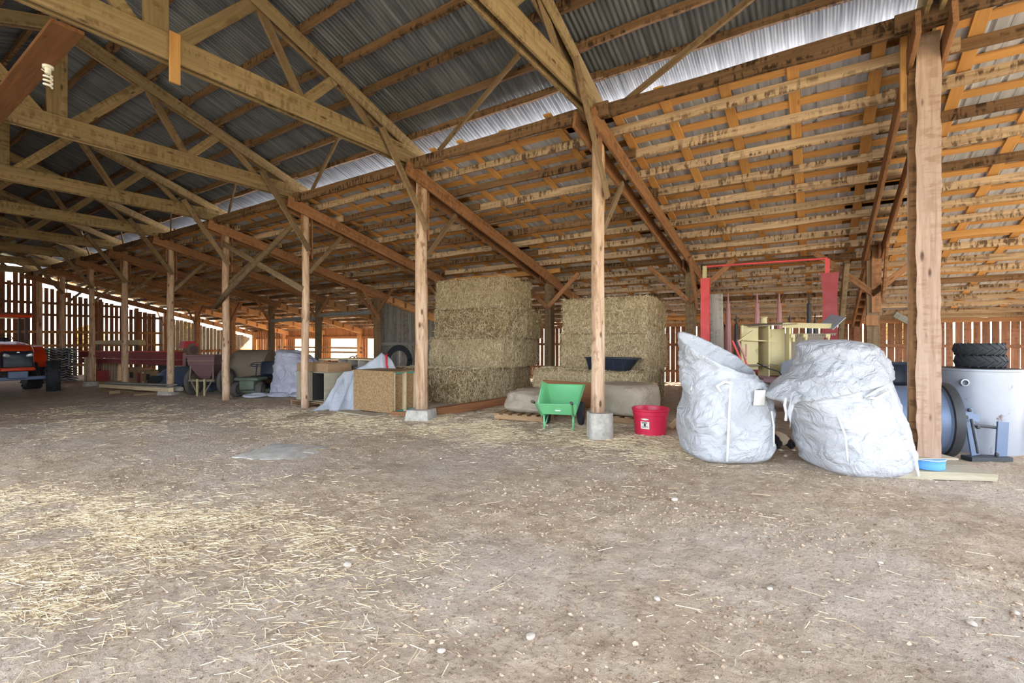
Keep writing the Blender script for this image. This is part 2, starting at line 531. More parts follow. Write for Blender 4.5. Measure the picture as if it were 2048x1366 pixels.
class MB:
    def __init__(s):
        s.v, s.f = [], []

    def add(s, vs, fs, M=None):
        n = len(s.v)
        if M is not None:
            vs = [tuple(M @ Vector(p)) for p in vs]
        s.v += [tuple(p) for p in vs]
        s.f += [tuple(i + n for i in f) for f in fs]
        return s

    def box(s, c, d, rot=None, taper=1.0, ch=0.0):
        x, y, z = d[0] / 2, d[1] / 2, d[2] / 2
        M = Matrix.Translation(c)
        if rot is not None:
            M = M @ (Matrix.Rotation(rot[2], 4, 'Z') @ Matrix.Rotation(rot[1], 4, 'Y') @ Matrix.Rotation(rot[0], 4, 'X'))
        k = taper
        vs = [(-x, -y, -z), (x, -y, -z), (x, y, -z), (-x, y, -z), (-x * k, -y * k, z), (x * k, -y * k, z), (x * k, y * k, z), (-x * k, y * k, z)]
        return s.add(vs, [(3, 2, 1, 0), (4, 5, 6, 7), (0, 1, 5, 4), (1, 2, 6, 5), (2, 3, 7, 6), (3, 0, 4, 7)], M)

    def rbox(s, c, d, r=0.02, n=3, rot=None, M0=None):       # rounded in plan and at the rims
        x, y, z = d[0] / 2, d[1] / 2, d[2] / 2
        r = min(r, x * .99, y * .99, z * .99)
        prof = [(r - r * math.cos(a), r - r * math.sin(a)) for a in [i / n * math.pi / 2 for i in range(n + 1)]]
        rings = []
        for ins, dz in [(r - p[0], p[1]) for p in prof][::-1]:
            pass
        lev = [(r * (1 - math.sin(a)), -z + r * (1 - math.cos(a))) for a in [i / n * math.pi / 2 for i in range(n + 1)]]
        lev += [(i_, -z_) for i_, z_ in lev[::-1]]
        for ins, zz in lev:
            ring = []
            for (sx, sy, a0) in ((1, 1, 0), (-1, 1, 90), (-1, -1, 180), (1, -1, 270)):
                for i in range(n + 1):
                    a = math.radians(a0 + 90 * i / n)
                    rr = max(r - ins, 0.0005)
                    ring.append((sx * (x - r) + rr * math.cos(a), sy * (y - r) + rr * math.sin(a), zz))
            rings.append(ring)
        M = Matrix.Translation(c)
        if rot is not None:
            M = M @ (Matrix.Rotation(rot[2], 4, 'Z') @ Matrix.Rotation(rot[1], 4, 'Y') @ Matrix.Rotation(rot[0], 4, 'X'))
        if M0 is not None:
            M = M0 @ M
        return s.loft(rings, True, True, M)

    def loft(s, rings, cap0=True, cap1=True, M=None, closed=True):
        n = len(rings[0])
        vs = [p for r in rings for p in r]
        fs = []
        for i in range(len(rings) - 1):
            for j in range(n if closed else n - 1):
                a, b = i * n + j, i * n + (j + 1) % n
                fs.append((a, b, b + n, a + n))
        if cap0:
            fs.append(tuple(range(n))[::-1])
        if cap1:
            fs.append(tuple(range((len(rings) - 1) * n, len(rings) * n)))
        return s.add(vs, fs, M)

    def tube(s, pts, r, n=8, cap=True, up=(0, 0, 1)):
        pts = [Vector(p) for p in pts]
        rr = r if isinstance(r, (list, tuple)) else [r] * len(pts)
        rings = []
        u = None
        for i, p in enumerate(pts):
            d = (pts[min(i + 1, len(pts) - 1)] - pts[max(i - 1, 0)]).normalized()
            if u is None:
                ref = Vector(up) if abs(d.dot(Vector(up))) < 0.95 else Vector((1, 0, 0))
                u = (ref - d * ref.dot(d)).normalized()
            else:
                u = (u - d * u.dot(d)).normalized()
            v = d.cross(u)
            rings.append([tuple(p + (u * math.cos(2 * math.pi * k / n) + v * math.sin(2 * math.pi * k / n)) * rr[i]) for k in range(n)])
        return s.loft(rings, cap, cap)

    def lathe(s, prof, n=24, M=None, cap0=True, cap1=True):
        rings = [[(r * math.cos(2 * math.pi * k / n), r * math.sin(2 * math.pi * k / n), z) for k in range(n)] for r, z in prof]
        return s.loft(rings, cap0, cap1, M)

    def prism(s, poly, h, M=None):                         # poly in XY, extruded along Z from 0 to h
        n = len(poly)
        vs = [(x, y, 0) for x, y in poly] + [(x, y, h) for x, y in poly]
        fs = [tuple(range(n))[::-1], tuple(range(n, 2 * n))] + [(i, (i + 1) % n, (i + 1) % n + n, i + n) for i in range(n)]
        return s.add(vs, fs, M)

    def bar(s, p0, p1, w, h, up=(0, 0, 1)):
        p0, p1 = Vector(p0), Vector(p1)
        d = p1 - p0
        L = d.length
        M = frame(p0, p1, up)
        return s.add([(x, y, z) for x in (0, L) for y in (-w / 2, w / 2) for z in (-h / 2, h / 2)],
                     [(0, 1, 3, 2), (4, 6, 7, 5), (0, 4, 5, 1), (2, 3, 7, 6), (0, 2, 6, 4), (1, 5, 7, 3)], M)

    def mesh(s, name, smooth=False):
        me = bpy.data.meshes.new(name)
        me.from_pydata(s.v, [], s.f)
        bm = bmesh.new()
        bm.from_mesh(me)
        bmesh.ops.recalc_face_normals(bm, faces=bm.faces)
        bm.to_mesh(me)
        bm.free()
        if smooth:
            me.polygons.foreach_set('use_smooth', [True] * len(me.polygons))
            if smooth != 2:
                me.set_sharp_from_angle(angle=math.radians(42))
        me.update()
        return me

    def build(s, name, mat, parent=None, M=None, smooth=False):
        me = s.mesh(name, smooth)
        me.materials.append(MT[mat] if isinstance(mat, str) else mat)
        return link(name, me, parent, M)


def link(name, me, parent=None, M=None):
    """M is in the parent's frame when there is a parent, else world."""
    o = bpy.data.objects.new(name, me)
    COL.objects.link(o)
    M = M if M is not None else Matrix.Identity(4)
    if parent is not None:
        WM[o.name] = WM[parent.name] @ M
        o.parent = parent
        o.matrix_basis = M
    else:
        WM[o.name] = M
        o.matrix_basis = M
    return o


def frame(p0, p1, up=(0, 0, 1)):
    p0, p1 = Vector(p0), Vector(p1)
    x = (p1 - p0).normalized()
    u = Vector(up)
    if abs(x.dot(u)) > 0.98:
        u = Vector((1, 0, 0)) if abs(x.x) < 0.9 else Vector((0, 1, 0))
    z = (u - x * u.dot(x)).normalized()
    y = z.cross(x)
    M = Matrix((x, y, z)).transposed().to_4x4()
    M.translation = p0
    return M


BC = {}
RG = random.Random(7)


def board_mesh(L, w_, h, mat, style, var):
    key = (round(L, 2), round(w_, 3), round(h, 3), mat, style, var)
    if key in BC:
        return BC[key]
    rg = random.Random(hash(key[:3]) % 9973 + var * 31)
    c = min(0.005, w_ * 0.2, h * 0.2)
    sec = [(-w_ / 2 + c, -h / 2), (w_ / 2 - c, -h / 2), (w_ / 2, -h / 2 + c), (w_ / 2, h / 2 - c), (w_ / 2 - c, h / 2), (-w_ / 2 + c, h / 2), (-w_ / 2, h / 2 - c), (-w_ / 2, -h / 2 + c)]
    if style == 'plain':
        xs = [0, L]
    else:
        n = max(3, int(L / 0.55))
        xs = [L * i / n for i in range(n + 1)]
        sec = [(-w_ / 2, -h / 2), (w_ / 2, -h / 2), (w_ / 2, h / 2), (-w_ / 2, h / 2)]
    rings = []
    for x in xs:
        if style == 'plain':
            rings.append([(x, y, z) for y, z in sec])
        else:
            lo = rg.uniform(0, 1) ** 2 * h * (0.22 if style == 'wany' else 0.1)
            hi = rg.uniform(-.1, 1) * h * 0.06
            rings.append([(x, y * rg.uniform(.9, 1.05), (z + lo) if z < 0 else (z - hi)) for y, z in sec])
    b = MB()
    b.loft(rings)
    me = b.mesh('board')
    me.materials.append(MT[mat])
    BC[key] = me
    return me


def board(name, p0, p1, w_, h, mat, parent=None, up=(0, 0, 1), style='plain', var=0, world=True):
    p0, p1 = Vector(p0), Vector(p1)
    L = round((p1 - p0).length, 2)
    me = board_mesh(L, w_, h, mat, style, var)
    o = bpy.data.objects.new(name, me)
    COL.objects.link(o)
    M = frame(p0, p1, up)
    if parent is not None and not world:
        M = WM[parent.name] @ M
    return setp(o, parent, M)


def sheet_grid(nu, nv, fn, M=None):
    vs = [fn(i / nu, j / nv) for j in range(nv + 1) for i in range(nu + 1)]
    fs = [(j * (nu + 1) + i, j * (nu + 1) + i + 1, (j + 1) * (nu + 1) + i + 1, (j + 1) * (nu + 1) + i) for j in range(nv) for i in range(nu)]
    return vs, fs


def nz(x, y, z=0.0):
    return noise.noise(Vector((x, y, z)))
# ------------------------------------------------------------------ floor and yard
def graded(lo, hi, f0, f1, fine, coarse):
    a = list(np.arange(f0, f1, fine))
    x, s = f1, fine
    while x < hi:
        a.append(x)
        s = min(s * 1.12, coarse)
        x += s
    a.append(hi)
    x, s = f0, fine
    b = []
    while x > lo:
        s = min(s * 1.12, coarse)
        x -= s
        b.append(max(x, lo))
    return b[::-1] + a


gx = graded(-4.5, 18.2, 0.8, 6.4, 0.030, 0.5)
gy = graded(-5.8, 33.4, -1.7, 6.0, 0.030, 0.5)
fv = [(x, y, zgn(x, y)) for y in gy for x in gx]
nx_ = len(gx)
ff = [(j * nx_ + i, j * nx_ + i + 1, (j + 1) * nx_ + i + 1, (j + 1) * nx_ + i) for j in range(len(gy) - 1) for i in range(nx_ - 1)]
me = bpy.data.meshes.new('floor')
me.from_pydata(fv, [], ff)
me.polygons.foreach_set('use_smooth', [True] * len(me.polygons))
me.materials.append(MT['dirt'])
tag(link('floor', me), 'packed dirt floor of the barn', 'floor', kind='structure')

b = MB()
ys = [-120, -60, -30, -6, 2, 10, 22, 40, 80, 140]
xs = [-140, -60, -20, -10, 0, 10, 18, 19, 26, 40, 80, 140]
vs, fs = [], []
for y in ys:
    for x in xs:
        h = max(0, (x - 40) * 0.04) + max(0, (y - 60) * 0.05)
        vs.append((x, y, zg(x, y) - 0.09 + h))
for j in range(len(ys) - 1):
    for i in range(len(xs) - 1):
        a = j * len(xs) + i
        fs.append((a, a + 1, a + 1 + len(xs), a + len(xs)))
b.add(vs, fs)
tag(b.build('ground_outside', 'yard'), 'pale open yard outside the barn', 'ground', kind='structure')

# ------------------------------------------------------------------ main roof: corrugated sheets on purlins
EAVE = 7.16
main_roof = root('main_roof', 'corrugated steel roof over the trusses', 'roof', (RIDGE, 12, 6.6), kind='structure')


def corr_sheet(sign):
    nw, seg = 13, 6
    wv = 0.07
    L = EAVE - RIDGE
    vs, fs = [], []
    n = nw * seg
    for i in range(n + 1):
        y = i * wv / seg
        dz = 0.010 * math.cos(2 * math.pi * i / seg)
        for x in (0, L * 0.5, L):
            vs.append((sign * x, y, -0.355 * x + dz))
    for i in range(n):
        for k in range(2):
            a = i * 3 + k
            fs.append((a, a + 1, a + 4, a + 3))
    b = MB()
    b.add(vs, fs)
    m = b.mesh('roof_sheet', 2)
    m.materials.append(MT['galv'])
    return m


sh = {1: corr_sheet(1), -1: corr_sheet(-1)}
yy = Y0 - 0.4
i = 0
while yy < YEND + 0.2:
    for sg in (1, -1):
        o = bpy.data.objects.new('roof_sheet', sh[sg])
        COL.objects.link(o)
        setp(o, main_roof, Matrix.Translation((RIDGE, yy, 6.50 + 0.135 + 0.003 * (i % 2))))
    yy += 0.84
    i += 1
YKX = [-5.7] + YK + [32.6]
PX = [6.22, 5.73, 5.17, 4.60, 4.03, 3.47, 2.90, 2.42]
for r, x in enumerate(PX):
    for k in range(len(YKX) - 1):
        a, c = YKX[k] - 0.22, min(YKX[k + 1] + 0.22, 32.6)
        xo = 0.03 * (1 if (k + r) % 2 else -1)
        z = ztop(x) + 0.062
        board('purlin', (x + xo, a, z), (x + xo, c, z), 0.05, 0.12, 'purlin_dark', main_roof, style='wany', var=(k * 3 + r) % 5)
for r, x in enumerate(PX):
    xm = 2 * RIDGE - x
    z = ztop(xm) + 0.062
    for a, c in ((-5.7, 2.74), (2.6, 13.9), (13.6, 32.5)):
        board('purlin', (xm, a, z), (xm, c, z), 0.05, 0.12, 'purlin_dark', main_roof, style='wany', var=r % 3)

# ------------------------------------------------------------------ lean-to roof: purlins, cross boards, strapping, ribbed steel
lean_roof = root('lean_to_roof', 'low sloping board and steel roof of the lean-to', 'roof', (12, 12, 3.2), kind='structure')
LX = [6.22, 6.78, 7.37, 7.99, 8.62, 9.24, 9.86, 10.45, 11.08, 11.70, 12.30, 12.98, 13.58, 14.20, 14.82, 15.42, 16.02, 16.60, 17.05]
for r, x in enumerate(LX):
    for k in range(len(YKX) - 1):
        a, c = YKX[k] - 0.3, min(YKX[k + 1] + 0.3, 32.6)
        xo = 0.035 * (1 if (k + r) % 2 else -1)
        hh = 0.20 if r == 0 else 0.145
        z = zr(x) + hh / 2 - (0.06 if r == 0 else 0)
        q = RG.random()
        mat = 'purlin' if q < 0.62 else ('orange' if q < 0.80 and r > 5 else 'purlin_dark')
        if r == 0:
            mat = 'purlin_dark'
        board('purlin', (x + xo, a, z), (x + xo, c, z + RG.uniform(-.012, .012)), 0.05, hh, mat, lean_roof, style='wany', var=(k * 3 + r) % 5)
SL = math.atan(0.24)
yy = -5.4
i = 0
while yy < 32.4:
    cut = RG.choice((10.2, 11.5, 12.6))
    x0 = 6.35 + RG.uniform(-0.25, 0.15)
    for a, c in ((x0, cut), (cut - 0.3, 17.4)):
        yo = yy + RG.uniform(-0.12, 0.12)
        board('cross_board', (a, yo, zr(a) + 0.16), (c, yo + RG.uniform(-.05, .05), zr(c) + 0.16), 0.13, 0.022, 'orange', lean_roof)
    yy += 0.80
    i += 1
for r in range(len(LX) - 1):
    x = LX[r + 1] - 0.15 + RG.uniform(-0.03, 0.03)
    for k in range(0, len(YKX) - 1):
        a, c = YKX[k] + RG.uniform(-.5, .5), min(YKX[k + 1] + RG.uniform(.5, .6), 32.6)
        z = zr(x) + 0.188
        board('strapping_board', (x, a, z), (x, c, z), 0.13, 0.034, 'orange', lean_roof, up=(0.24, 0, 1))


def rib_sheet():
    L0, L1 = 6.42, 17.55
    prof = []
    y = 0
    for k in range(3):
        prof += [(y, 0), (y + 0.12, 0), (y + 0.125, .006), (y + .145, .006), (y + .15, 0), (y + 0.25, 0), (y + .27, .022), (y + .29, .022)]
        y += 0.31
    prof.append((0.96, 0))
    vs, fs = [], []
    for (y, dz) in prof:
        for x in (L0, (L0 + L1) / 2, L1):
            vs.append((x - L0, y, -0.24 * (x - L0) + dz))
    for i in range(len(prof) - 1):
        for k in range(2):
            a = i * 3 + k
            fs.append((a, a + 1, a + 4, a + 3))
    b = MB()
    b.add(vs, fs)
    m = b.mesh('ribbed_sheet')
    m.materials.append(MT['ribbed'])
    return m


rsh = rib_sheet()
yy = Y0 - 0.4
i = 0
while yy < YEND + 0.2:
    o = bpy.data.objects.new('ribbed_sheet', rsh)
    COL.objects.link(o)
    setp(o, lean_roof, Matrix.Translation((6.42, yy, zr(6.42) + 0.204 + 0.002 * (i % 2))))
    yy += 0.93
    i += 1

# ------------------------------------------------------------------ trusses
WHERE = ['the live-edge timber post', 'the round-footed post', 'the post on the square block', 'the post before the cabinet',
         'the cross-braced post', 'the post by the hopper', 'the post behind the planks', 'the post between board bundles',
         'the far post by the tractor', 'the slatted end wall']


def truss(Y, label):
    t = root('roof_truss', label, 'truss', (RIDGE, Y, 4.66), group='timber roof trusses')
    mt = 'truss'
    for s in (-1, 1):
        board('bottom_chord', (-2.1, Y + s * 0.058, 4.815), (6.72, Y + s * 0.058, 4.815), 0.042, 0.30, mt, t)
        for sg in (1, -1):
            L = 4.55
            a = Vector((RIDGE, Y + s * 0.058, 6.50 - 0.105))
            c = Vector((RIDGE + sg * L, Y + s * 0.058, 6.50 - 0.105 - 0.355 * L))
            board('top_chord', a, c, 0.040, 0.19, mt if s < 0 else 'truss_old', t)
    board('king_post', (RIDGE, Y, 4.70), (RIDGE, Y, 6.45), 0.07, 0.24, mt, t, up=(1, 0, 0))
    for sg in (1, -1):
        pts = [((2.40, 4.85), (3.42, 6.02), 0.16), ((3.36, 6.05), (4.05, 4.95), 0.13), ((4.02, 4.86), (4.72, 5.62), 0.15), ((4.60, 5.66), (5.42, 4.90), 0.12)]
        for (x0, z0), (x1, z1), ww in pts:
            board('web_board', (RIDGE + sg * (x0 - RIDGE), Y, z0), (RIDGE + sg * (x1 - RIDGE), Y, z1), 0.045, ww, 'truss_old' if ww < .15 else mt, t)
    return t


for k, Y in enumerate(YK):
    truss(Y, 'timber roof truss landing on ' + WHERE[k])
truss(-4.6, 'timber roof truss nearest the open barn end')

# plank under the bottom chords carrying the bare bulb
pl = board('tie_plank', (1.52, 6.43, 4.63), (1.52, 10.4, 4.63), 0.26, 0.04, 'plank_brown')
tag(pl, 'wide reddish plank nailed lengthwise under the near trusses', 'plank')
pl = board('tie_plank', (1.52, 10.2, 4.585), (1.52, 17.6, 4.585), 0.26, 0.04, 'plank_brown')
tag(pl, 'wide reddish plank under the farther trusses, past the bulb', 'plank')
hb = board('hanging_board', (2.40, YK[2] - 0.105, 4.40), (2.40, YK[2] - 0.105, 4.98), 0.03, 0.11, 'orange', up=(1, 0, 0))
tag(hb, 'short orange board nailed upright on a truss chord', 'board')
# eave-purlin braces: from the truss foot up to the purlins along the barn
for k in range(1, 8):
    Y = YK[k]
    bo = board('purlin_brace', (6.42, Y - 0.30, 4.72), (5.45, Y - 2.9, 5.36), 0.04, 0.085, 'truss_old')
    tag(bo, 'slanting brace to the roof purlins from ' + WHERE[k], 'brace', 'braces between trusses and purlins')

# ------------------------------------------------------------------ rafters of the lean-to
for k, Y in enumerate(YK + [-4.6]):
    t = root('lean_to_rafter', 'paired plank rafter of the lean-to bolted to ' + (WHERE[k] if k < 10 else 'a post at the open end'), 'rafter', (X1, Y, zr(X1)), group='lean-to rafters')
    for s in (-1, 1):
        y2 = (YROW2 + [-4.6])[k]
        board('rafter_plank', (6.02, Y + s * 0.135, zr(6.02) - .125), (12.25, y2 + s * 0.135, zr(12.25) - .125), 0.045, 0.25, 'rafter', t)
        board('rafter_plank', (11.5, y2 + s * 0.085, zr(11.5) - .125), (17.2, y2 + s * 0.085, zr(17.2) - .125), 0.045, 0.25, 'rafter_new' if k > 3 else 'rafter', t)
    for bx in np.arange(12.6, 16.9, 0.62):
        board('spacer_block', (bx, y2, zr(bx) - .23), (bx, y2, zr(bx) - .02), 0.25, 0.09, 'rafter', t, up=(1, 0, 0))

# ------------------------------------------------------------------ log posts of the first row
RAD = [0, .098, .118, .085, .092, .10, .105, .10, .10, .11]
BASE = [0, .37, .20, 0, 0, .26, .12, .16, .10, 0]           # height of the footing's top above the floor


def log_post(k):
    Y, r = YK[k], RAD[k]
    zb = zg(X1, Y) + BASE[k]
    t = root('log_post', 'peeled log post: ' + WHERE[k], 'post', (X1, Y, zb), group='log posts in the first row')
    rg = random.Random(k)
    n = 14
    pts, rr = [], []
    for i in range(n + 1):
        f = i / n
        z = f * (4.66 - zb)
        pts.append((0.02 * nz(f * 3, k * 3.1, 1) + 0.012 * nz(f * 9, k, 5), 0.02 * nz(f * 3, k * 3.1, 7), z))
        rr.append(r * (1.06 - 0.16 * f + 0.05 * nz(f * 11, k * 1.7, 3)))
    b = MB()
    b.tube(pts, rr, 14)
    b.build('log', 'log', t, smooth=2)
    y = Y - 0.16
    if k < 9:
        board('truss_brace', (5.42, y, 5.03), (6.52, y, 3.52), 0.04, 0.125, 'truss_old', t)
        board('knee_brace', (6.60, Y - 0.03, 3.02), (7.50, Y - 0.03, 4.02), 0.10, 0.045, 'truss_old', t, up=(0, 1, 0))
        board('splice_board', (6.68, Y - .02, 3.35), (6.68, Y - .02, 4.60), 0.06, 0.035, 'rafter', t, up=(1, 0, 0))
        board('splice_board', (6.38, Y - .1, 3.9), (6.38, Y - .1, 4.72), 0.05, 0.04, 'rafter', t, up=(1, 0, 0))
    return t


for k in range(1, 10):
    p = log_post(k)
    p['label'] = ['', 'peeled log post standing on the rounded concrete footing', 'knotty log post standing on the square concrete block beside the strand-board crate',
                  'thin log post in front of the plywood cabinet', 'log post between the rusty hopper and the lawn mower, bare at its foot',
                  'log post on a pale block at the end of the long planks', 'log post behind the long plank pile', 'log post between the two board bundles',
                  'far log post beside the grey corrugated stack', 'farthest log post at the slatted end wall'][k]
# log and plank that cross between the fourth and fifth posts
b = MB()
pts = [(6.40, 14.10, 2.36), (6.40, 13.2, 2.85), (6.42, 12.1, 3.37), (6.42, 11.2, 3.78), (6.42, 10.40, 4.15)]
b.tube(pts, [.075, .078, .072, .07, .062], 10)
tag(b.build('log_brace', 'truss_old', smooth=2), 'grey round log brace crossing between two thin posts', 'brace')
lb = board('plank_brace', (6.44, 13.75, 4.10), (6.44, 10.05, 2.62), 0.05, 0.14, 'truss_old')
tag(lb, 'grey sawn plank brace crossing the round log brace', 'brace')

# ------------------------------------------------------------------ live-edge timber post on the right
t = root('timber_post', 'tall squared live-edge timber post standing on a blue pail', 'post', (6.56, -.92, 0.21))


def wavy_plank(zb, zt, w0, th, seed, amp, mat, name, off, ang):
    n = 44
    rings = []
    for i in range(n + 1):
        f = i / n
        z = f * (zt - zb)
        a = w0 / 2 + amp * (nz(f * 13, seed, 1) + 0.5 * nz(f * 37, seed, 3))
        c = w0 / 2 + amp * (nz(f * 13, seed + 9, 1) + 0.5 * nz(f * 31, seed, 5))
        rings.append([(-th / 2, -a, z), (th / 2, -a + 0.02, z), (th / 2, c - 0.02, z), (-th / 2, c, z)])
    b = MB()
    b.loft(rings)
    return b.build(name, mat, t, Matrix.Translation(off) @ Matrix.Rotation(ang, 4, 'Z'))


wavy_plank(.21, 4.62, .20, .07, 2.0, 0.020, 'live_edge', 'face_plank', (-0.09, -0.02, 0), 0.10)
wavy_plank(.21, 4.55, .225, .06, 5.0, 0.016, 'bark', 'middle_plank', (-0.015, 0.02, 0), 0.10)
wavy_plank(.21, 4.5, .23, .05, 8.0, 0.010, 'live_edge', 'back_plank', (0.05, 0.02, 0), 0.10)
board('knee_brace', (6.62, -0.98, 3.05), (7.5, -0.98, 3.98), 0.10, 0.045, 'truss_old', t, up=(0, 1, 0))
board('shim_board', (6.37, -.70, 0.203), (6.66, -1.12, 0.20), 0.26, 0.018, 'ply', t)
board('splice_board', (6.60, -0.76, 3.9), (6.60, -0.76, 4.75), 0.06, 0.08, 'orange', t, up=(1, 0, 0))
c = root('crushed_pail', 'squat blue and white pail under the live-edge timber post', 'pail', (6.50, -.92, 0.095))
b = MB()
b.lathe([(.158, 0), (.165, .01), (.162, .05), (.166, .085), (.172, .095), (.172, .108)], 28)
b.build('pail_body', 'blue_can', c, smooth=True)
b = MB()
b.tube([(.17 * math.cos(a), .17 * math.sin(a), .1) for a in np.linspace(0, 2 * math.pi, 25)], .006, 6)
b.build('rim', 'chrome', c, smooth=2)
for i, (lab, p0, p1, ww) in enumerate((('split weathered plank under the blue pail, on the far side', (6.66, -0.58, .045), (6.96, -1.28, .048), .22),
                                       ('cracked weathered plank under the blue pail, on the near side', (6.30, -0.58, .048), (6.70, -1.42, .05), .30))):
    pb = board('base_plank', p0, p1, ww, 0.085, 'ply', style='rough', var=i)
    tag(pb, lab, 'plank', 'planks under the blue pail')

# ------------------------------------------------------------------ footings
def footing(lab, k, shape, w_, h, rz=0.0):
    Y = YK[k]
    z0 = zg(X1, Y) - 0.03
    b = MB()
    if shape == 'round':
        n = 28
        rings = []
        for i, (f, z) in enumerate([(0.95, 0), (1.0, .03), (1.0, h * .5), (.985, h - .02), (.95, h)]):
            ring = []
            for j in range(n):
                a = 2 * math.pi * j / n
                r = w_ * f * (1 + 0.02 * nz(math.cos(a) * 2, math.sin(a) * 2, z * 6))
                x, y = r * math.cos(a), r * math.sin(a)
                if y > w_ * 0.7:
                    y = w_ * 0.7
                ring.append((x, y, z))
            rings.append(ring)
        b.loft(rings)
    else:
        b.rbox((0, 0, h / 2), (w_ * 2, w_ * 2, h), 0.018, 2)
        b.v = [(x * (1 + 0.12 * (1 - z / h)), y * (1 + .12 * (1 - z / h)), z + 0.008 * nz(x * 9, y * 9, z)) for x, y, z in b.v]
    o = b.build('concrete_footing', 'concrete', None, Matrix.Translation((X1 - .02, Y - .02, z0)) @ Matrix.Rotation(rz, 4, 'Z'), smooth=True)
    tag(o, lab, 'footing', 'concrete footings under the log posts')


footing('rounded grey concrete footing next to the green wheelbarrow', 1, 'round', .215, BASE[1] + .03, 0.6)
footing('square grey concrete block beside the strand-board crate', 2, 'sq', .215, BASE[2] + .03, 0.35)
footing('tall pale block at the end of the long planks', 5, 'sq', .22, BASE[5] + .03, 0.5)
footing('low concrete block behind the long planks', 6, 'sq', .24, BASE[6] + .03, 0.5)
footing('grey rounded footing between the board bundles', 7, 'round', .26, BASE[7] + .03, 0.5)

# ------------------------------------------------------------------ second row: squared posts with knee braces
R2 = ['behind the two white bulk bags', 'right of the shorter hay stack', 'between the two hay stacks', 'behind the tall hay stack', 'at the silvery board partition', 'leaning behind the pale drawer unit',
      'behind the lilac tarp', 'behind the rusty hopper', 'before the grey board wall', 'at the grey end of the slatted wall']
for k, Y in enumerate(YROW2):
    t = root('squared_post', 'squared timber post with knee braces ' + R2[k], 'post', (X2, Y, zg(X2, Y)), group='squared posts in the second row')
    s_ = .21 if k < 3 else .2
    z0 = zg(X2, Y)
    lean = 0.12 if k == 5 else 0
    board('post_timber', (X2, Y + lean, z0 - .03), (X2, Y, zr(X2) - .02), s_, s_, 'truss_old' if k < 7 else 'rafter', t, up=(1, 0, 0))
    for sg in (-1, 1):
        board('knee_brace', (X2 - .13, Y - sg * 0.03, zr(X2) - .92), (X2 - .13, Y + sg * 0.98, zr(X2) + 0.02), 0.05, 0.115, 'rafter', t)
    if k in (0, 1, 4, 6):
        board('rafter_brace', (X2 - .05, Y - .16, zr(X2) - 1.05), (X2 - .85, Y - .16, zr(X2) + .05), 0.05, 0.11, 'rafter', t)
    if k == 0:
        board('splice_board', (X2 - .13, Y - .05, 1.98), (X2 - .13, Y - .05, 3.35), 0.05, 0.16, 'rafter', t, up=(0, 1, 0))
        board('splice_block', (X2 - .14, Y + .02, 1.72), (X2 - .14, Y + .02, 1.93), 0.06, 0.2, 'rafter', t, up=(0, 1, 0))
for a, c, z in ((4, 5, 2.50), (5, 6, 2.36)):
    o = board('girt_board', (X2 - .12, YROW2[a], z), (X2 - .12, YROW2[c], z - .04), 0.05, 0.15, 'greyblue_board')
    tag(o, 'weathered horizontal board joining squared posts ' + ('beside the partition' if a == 4 else 'above the lilac tarp'), 'board', 'boards between the squared posts')
b = board('steel_diagonal', (11.6, -0.45, 3.0), (12.6, -.35, 1.15), .09, .16, 'truss_old')
tag(b, 'weathered leaning plank pair behind the knee-braced post', 'plank')

# ------------------------------------------------------------------ walls
def zwall(x):
    return (ztop(x) - 0.3) if x < 6.6 else (zr(x) - 0.34)


wend = root('wall_end', 'slatted wooden end wall glowing with daylight', 'wall', (6, 32.3, -.4), kind='structure')
x = -2.0
rg = random.Random(5)
while x < 11.4:
    w_ = rg.uniform(.145, .182)
    zt = zwall(x) - rg.uniform(0, .12)
    zb = -0.39
    y = 32.42
    if x > 10.9:
        w_ = .21
    if rg.random() < 0.14 and x < 8:
        zt -= rg.uniform(.3, .9)
    board('slat', (x, y, zb), (x, y, zt), 0.025, w_, 'slat', wend, up=(1, 0, 0))
    x += 0.216
for z in (.15, 1.18, 1.86, 2.72, 3.30, 4.16, 4.85):
    xe = min(11.8, 6.1 + (4.28 - z) / .24) if z < 4.3 else 6.5
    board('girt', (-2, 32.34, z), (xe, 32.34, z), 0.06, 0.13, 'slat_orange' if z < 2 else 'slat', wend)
for x in (-2.0, 2.25, 4.5, 8.9, 10.5):
    board('wall_post', (x, 32.22, -.4), (x, 32.22, zwall(x)), 0.16, 0.16, 'slat', wend, up=(1, 0, 0))
x = 11.75
while x < 17.0:
    board('wall_board', (x, 32.42, -.4), (x, 32.42, zwall(x) - rg.uniform(.02, .1)), 0.025, rg.uniform(.196, .206), 'grey_board', wend, up=(1, 0, 0))
    x += 0.21
for z in (.15, .78):
    board('girt', (11.7, 32.34, z), (17, 32.34, z), 0.06, 0.16, 'slat_orange', wend)

wside = root('wall_side', 'slatted wooden side wall behind the machinery', 'wall', (X3, 3, 0), kind='structure')
y = -5.6
while y < 13.8:
    w_ = rg.uniform(.138, .168)
    zt = 2.0 - rg.uniform(0, .02) - (0.2 if rg.random() < .05 else 0)
    board('slat', (X3 + .06, y, zg(0, y) - .05), (X3 + .06, y + rg.uniform(-.01, .01), zt), w_, 0.025, 'slat', wside, up=(1, 0, 0))
    y += 0.178
for z in (.35, 1.28):
    board('girt', (X3, -5.6, z), (X3, 13.8, z), 0.05, 0.09, 'slat', wside)
for a in range(-1, 4):
    y0_, y1_ = a * 3.66 - .9, (a + 1) * 3.66 - .9
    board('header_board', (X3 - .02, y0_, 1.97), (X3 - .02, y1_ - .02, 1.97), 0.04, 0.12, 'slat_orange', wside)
for Y in (-4.6, -.9, 2.7, 6.4, 10.1, 13.7):
    board('wall_post', (X3 - .1, Y, zg(X3, Y)), (X3 - .1, Y, 2.0), .15, .15, 'slat', wside, up=(1, 0, 0))
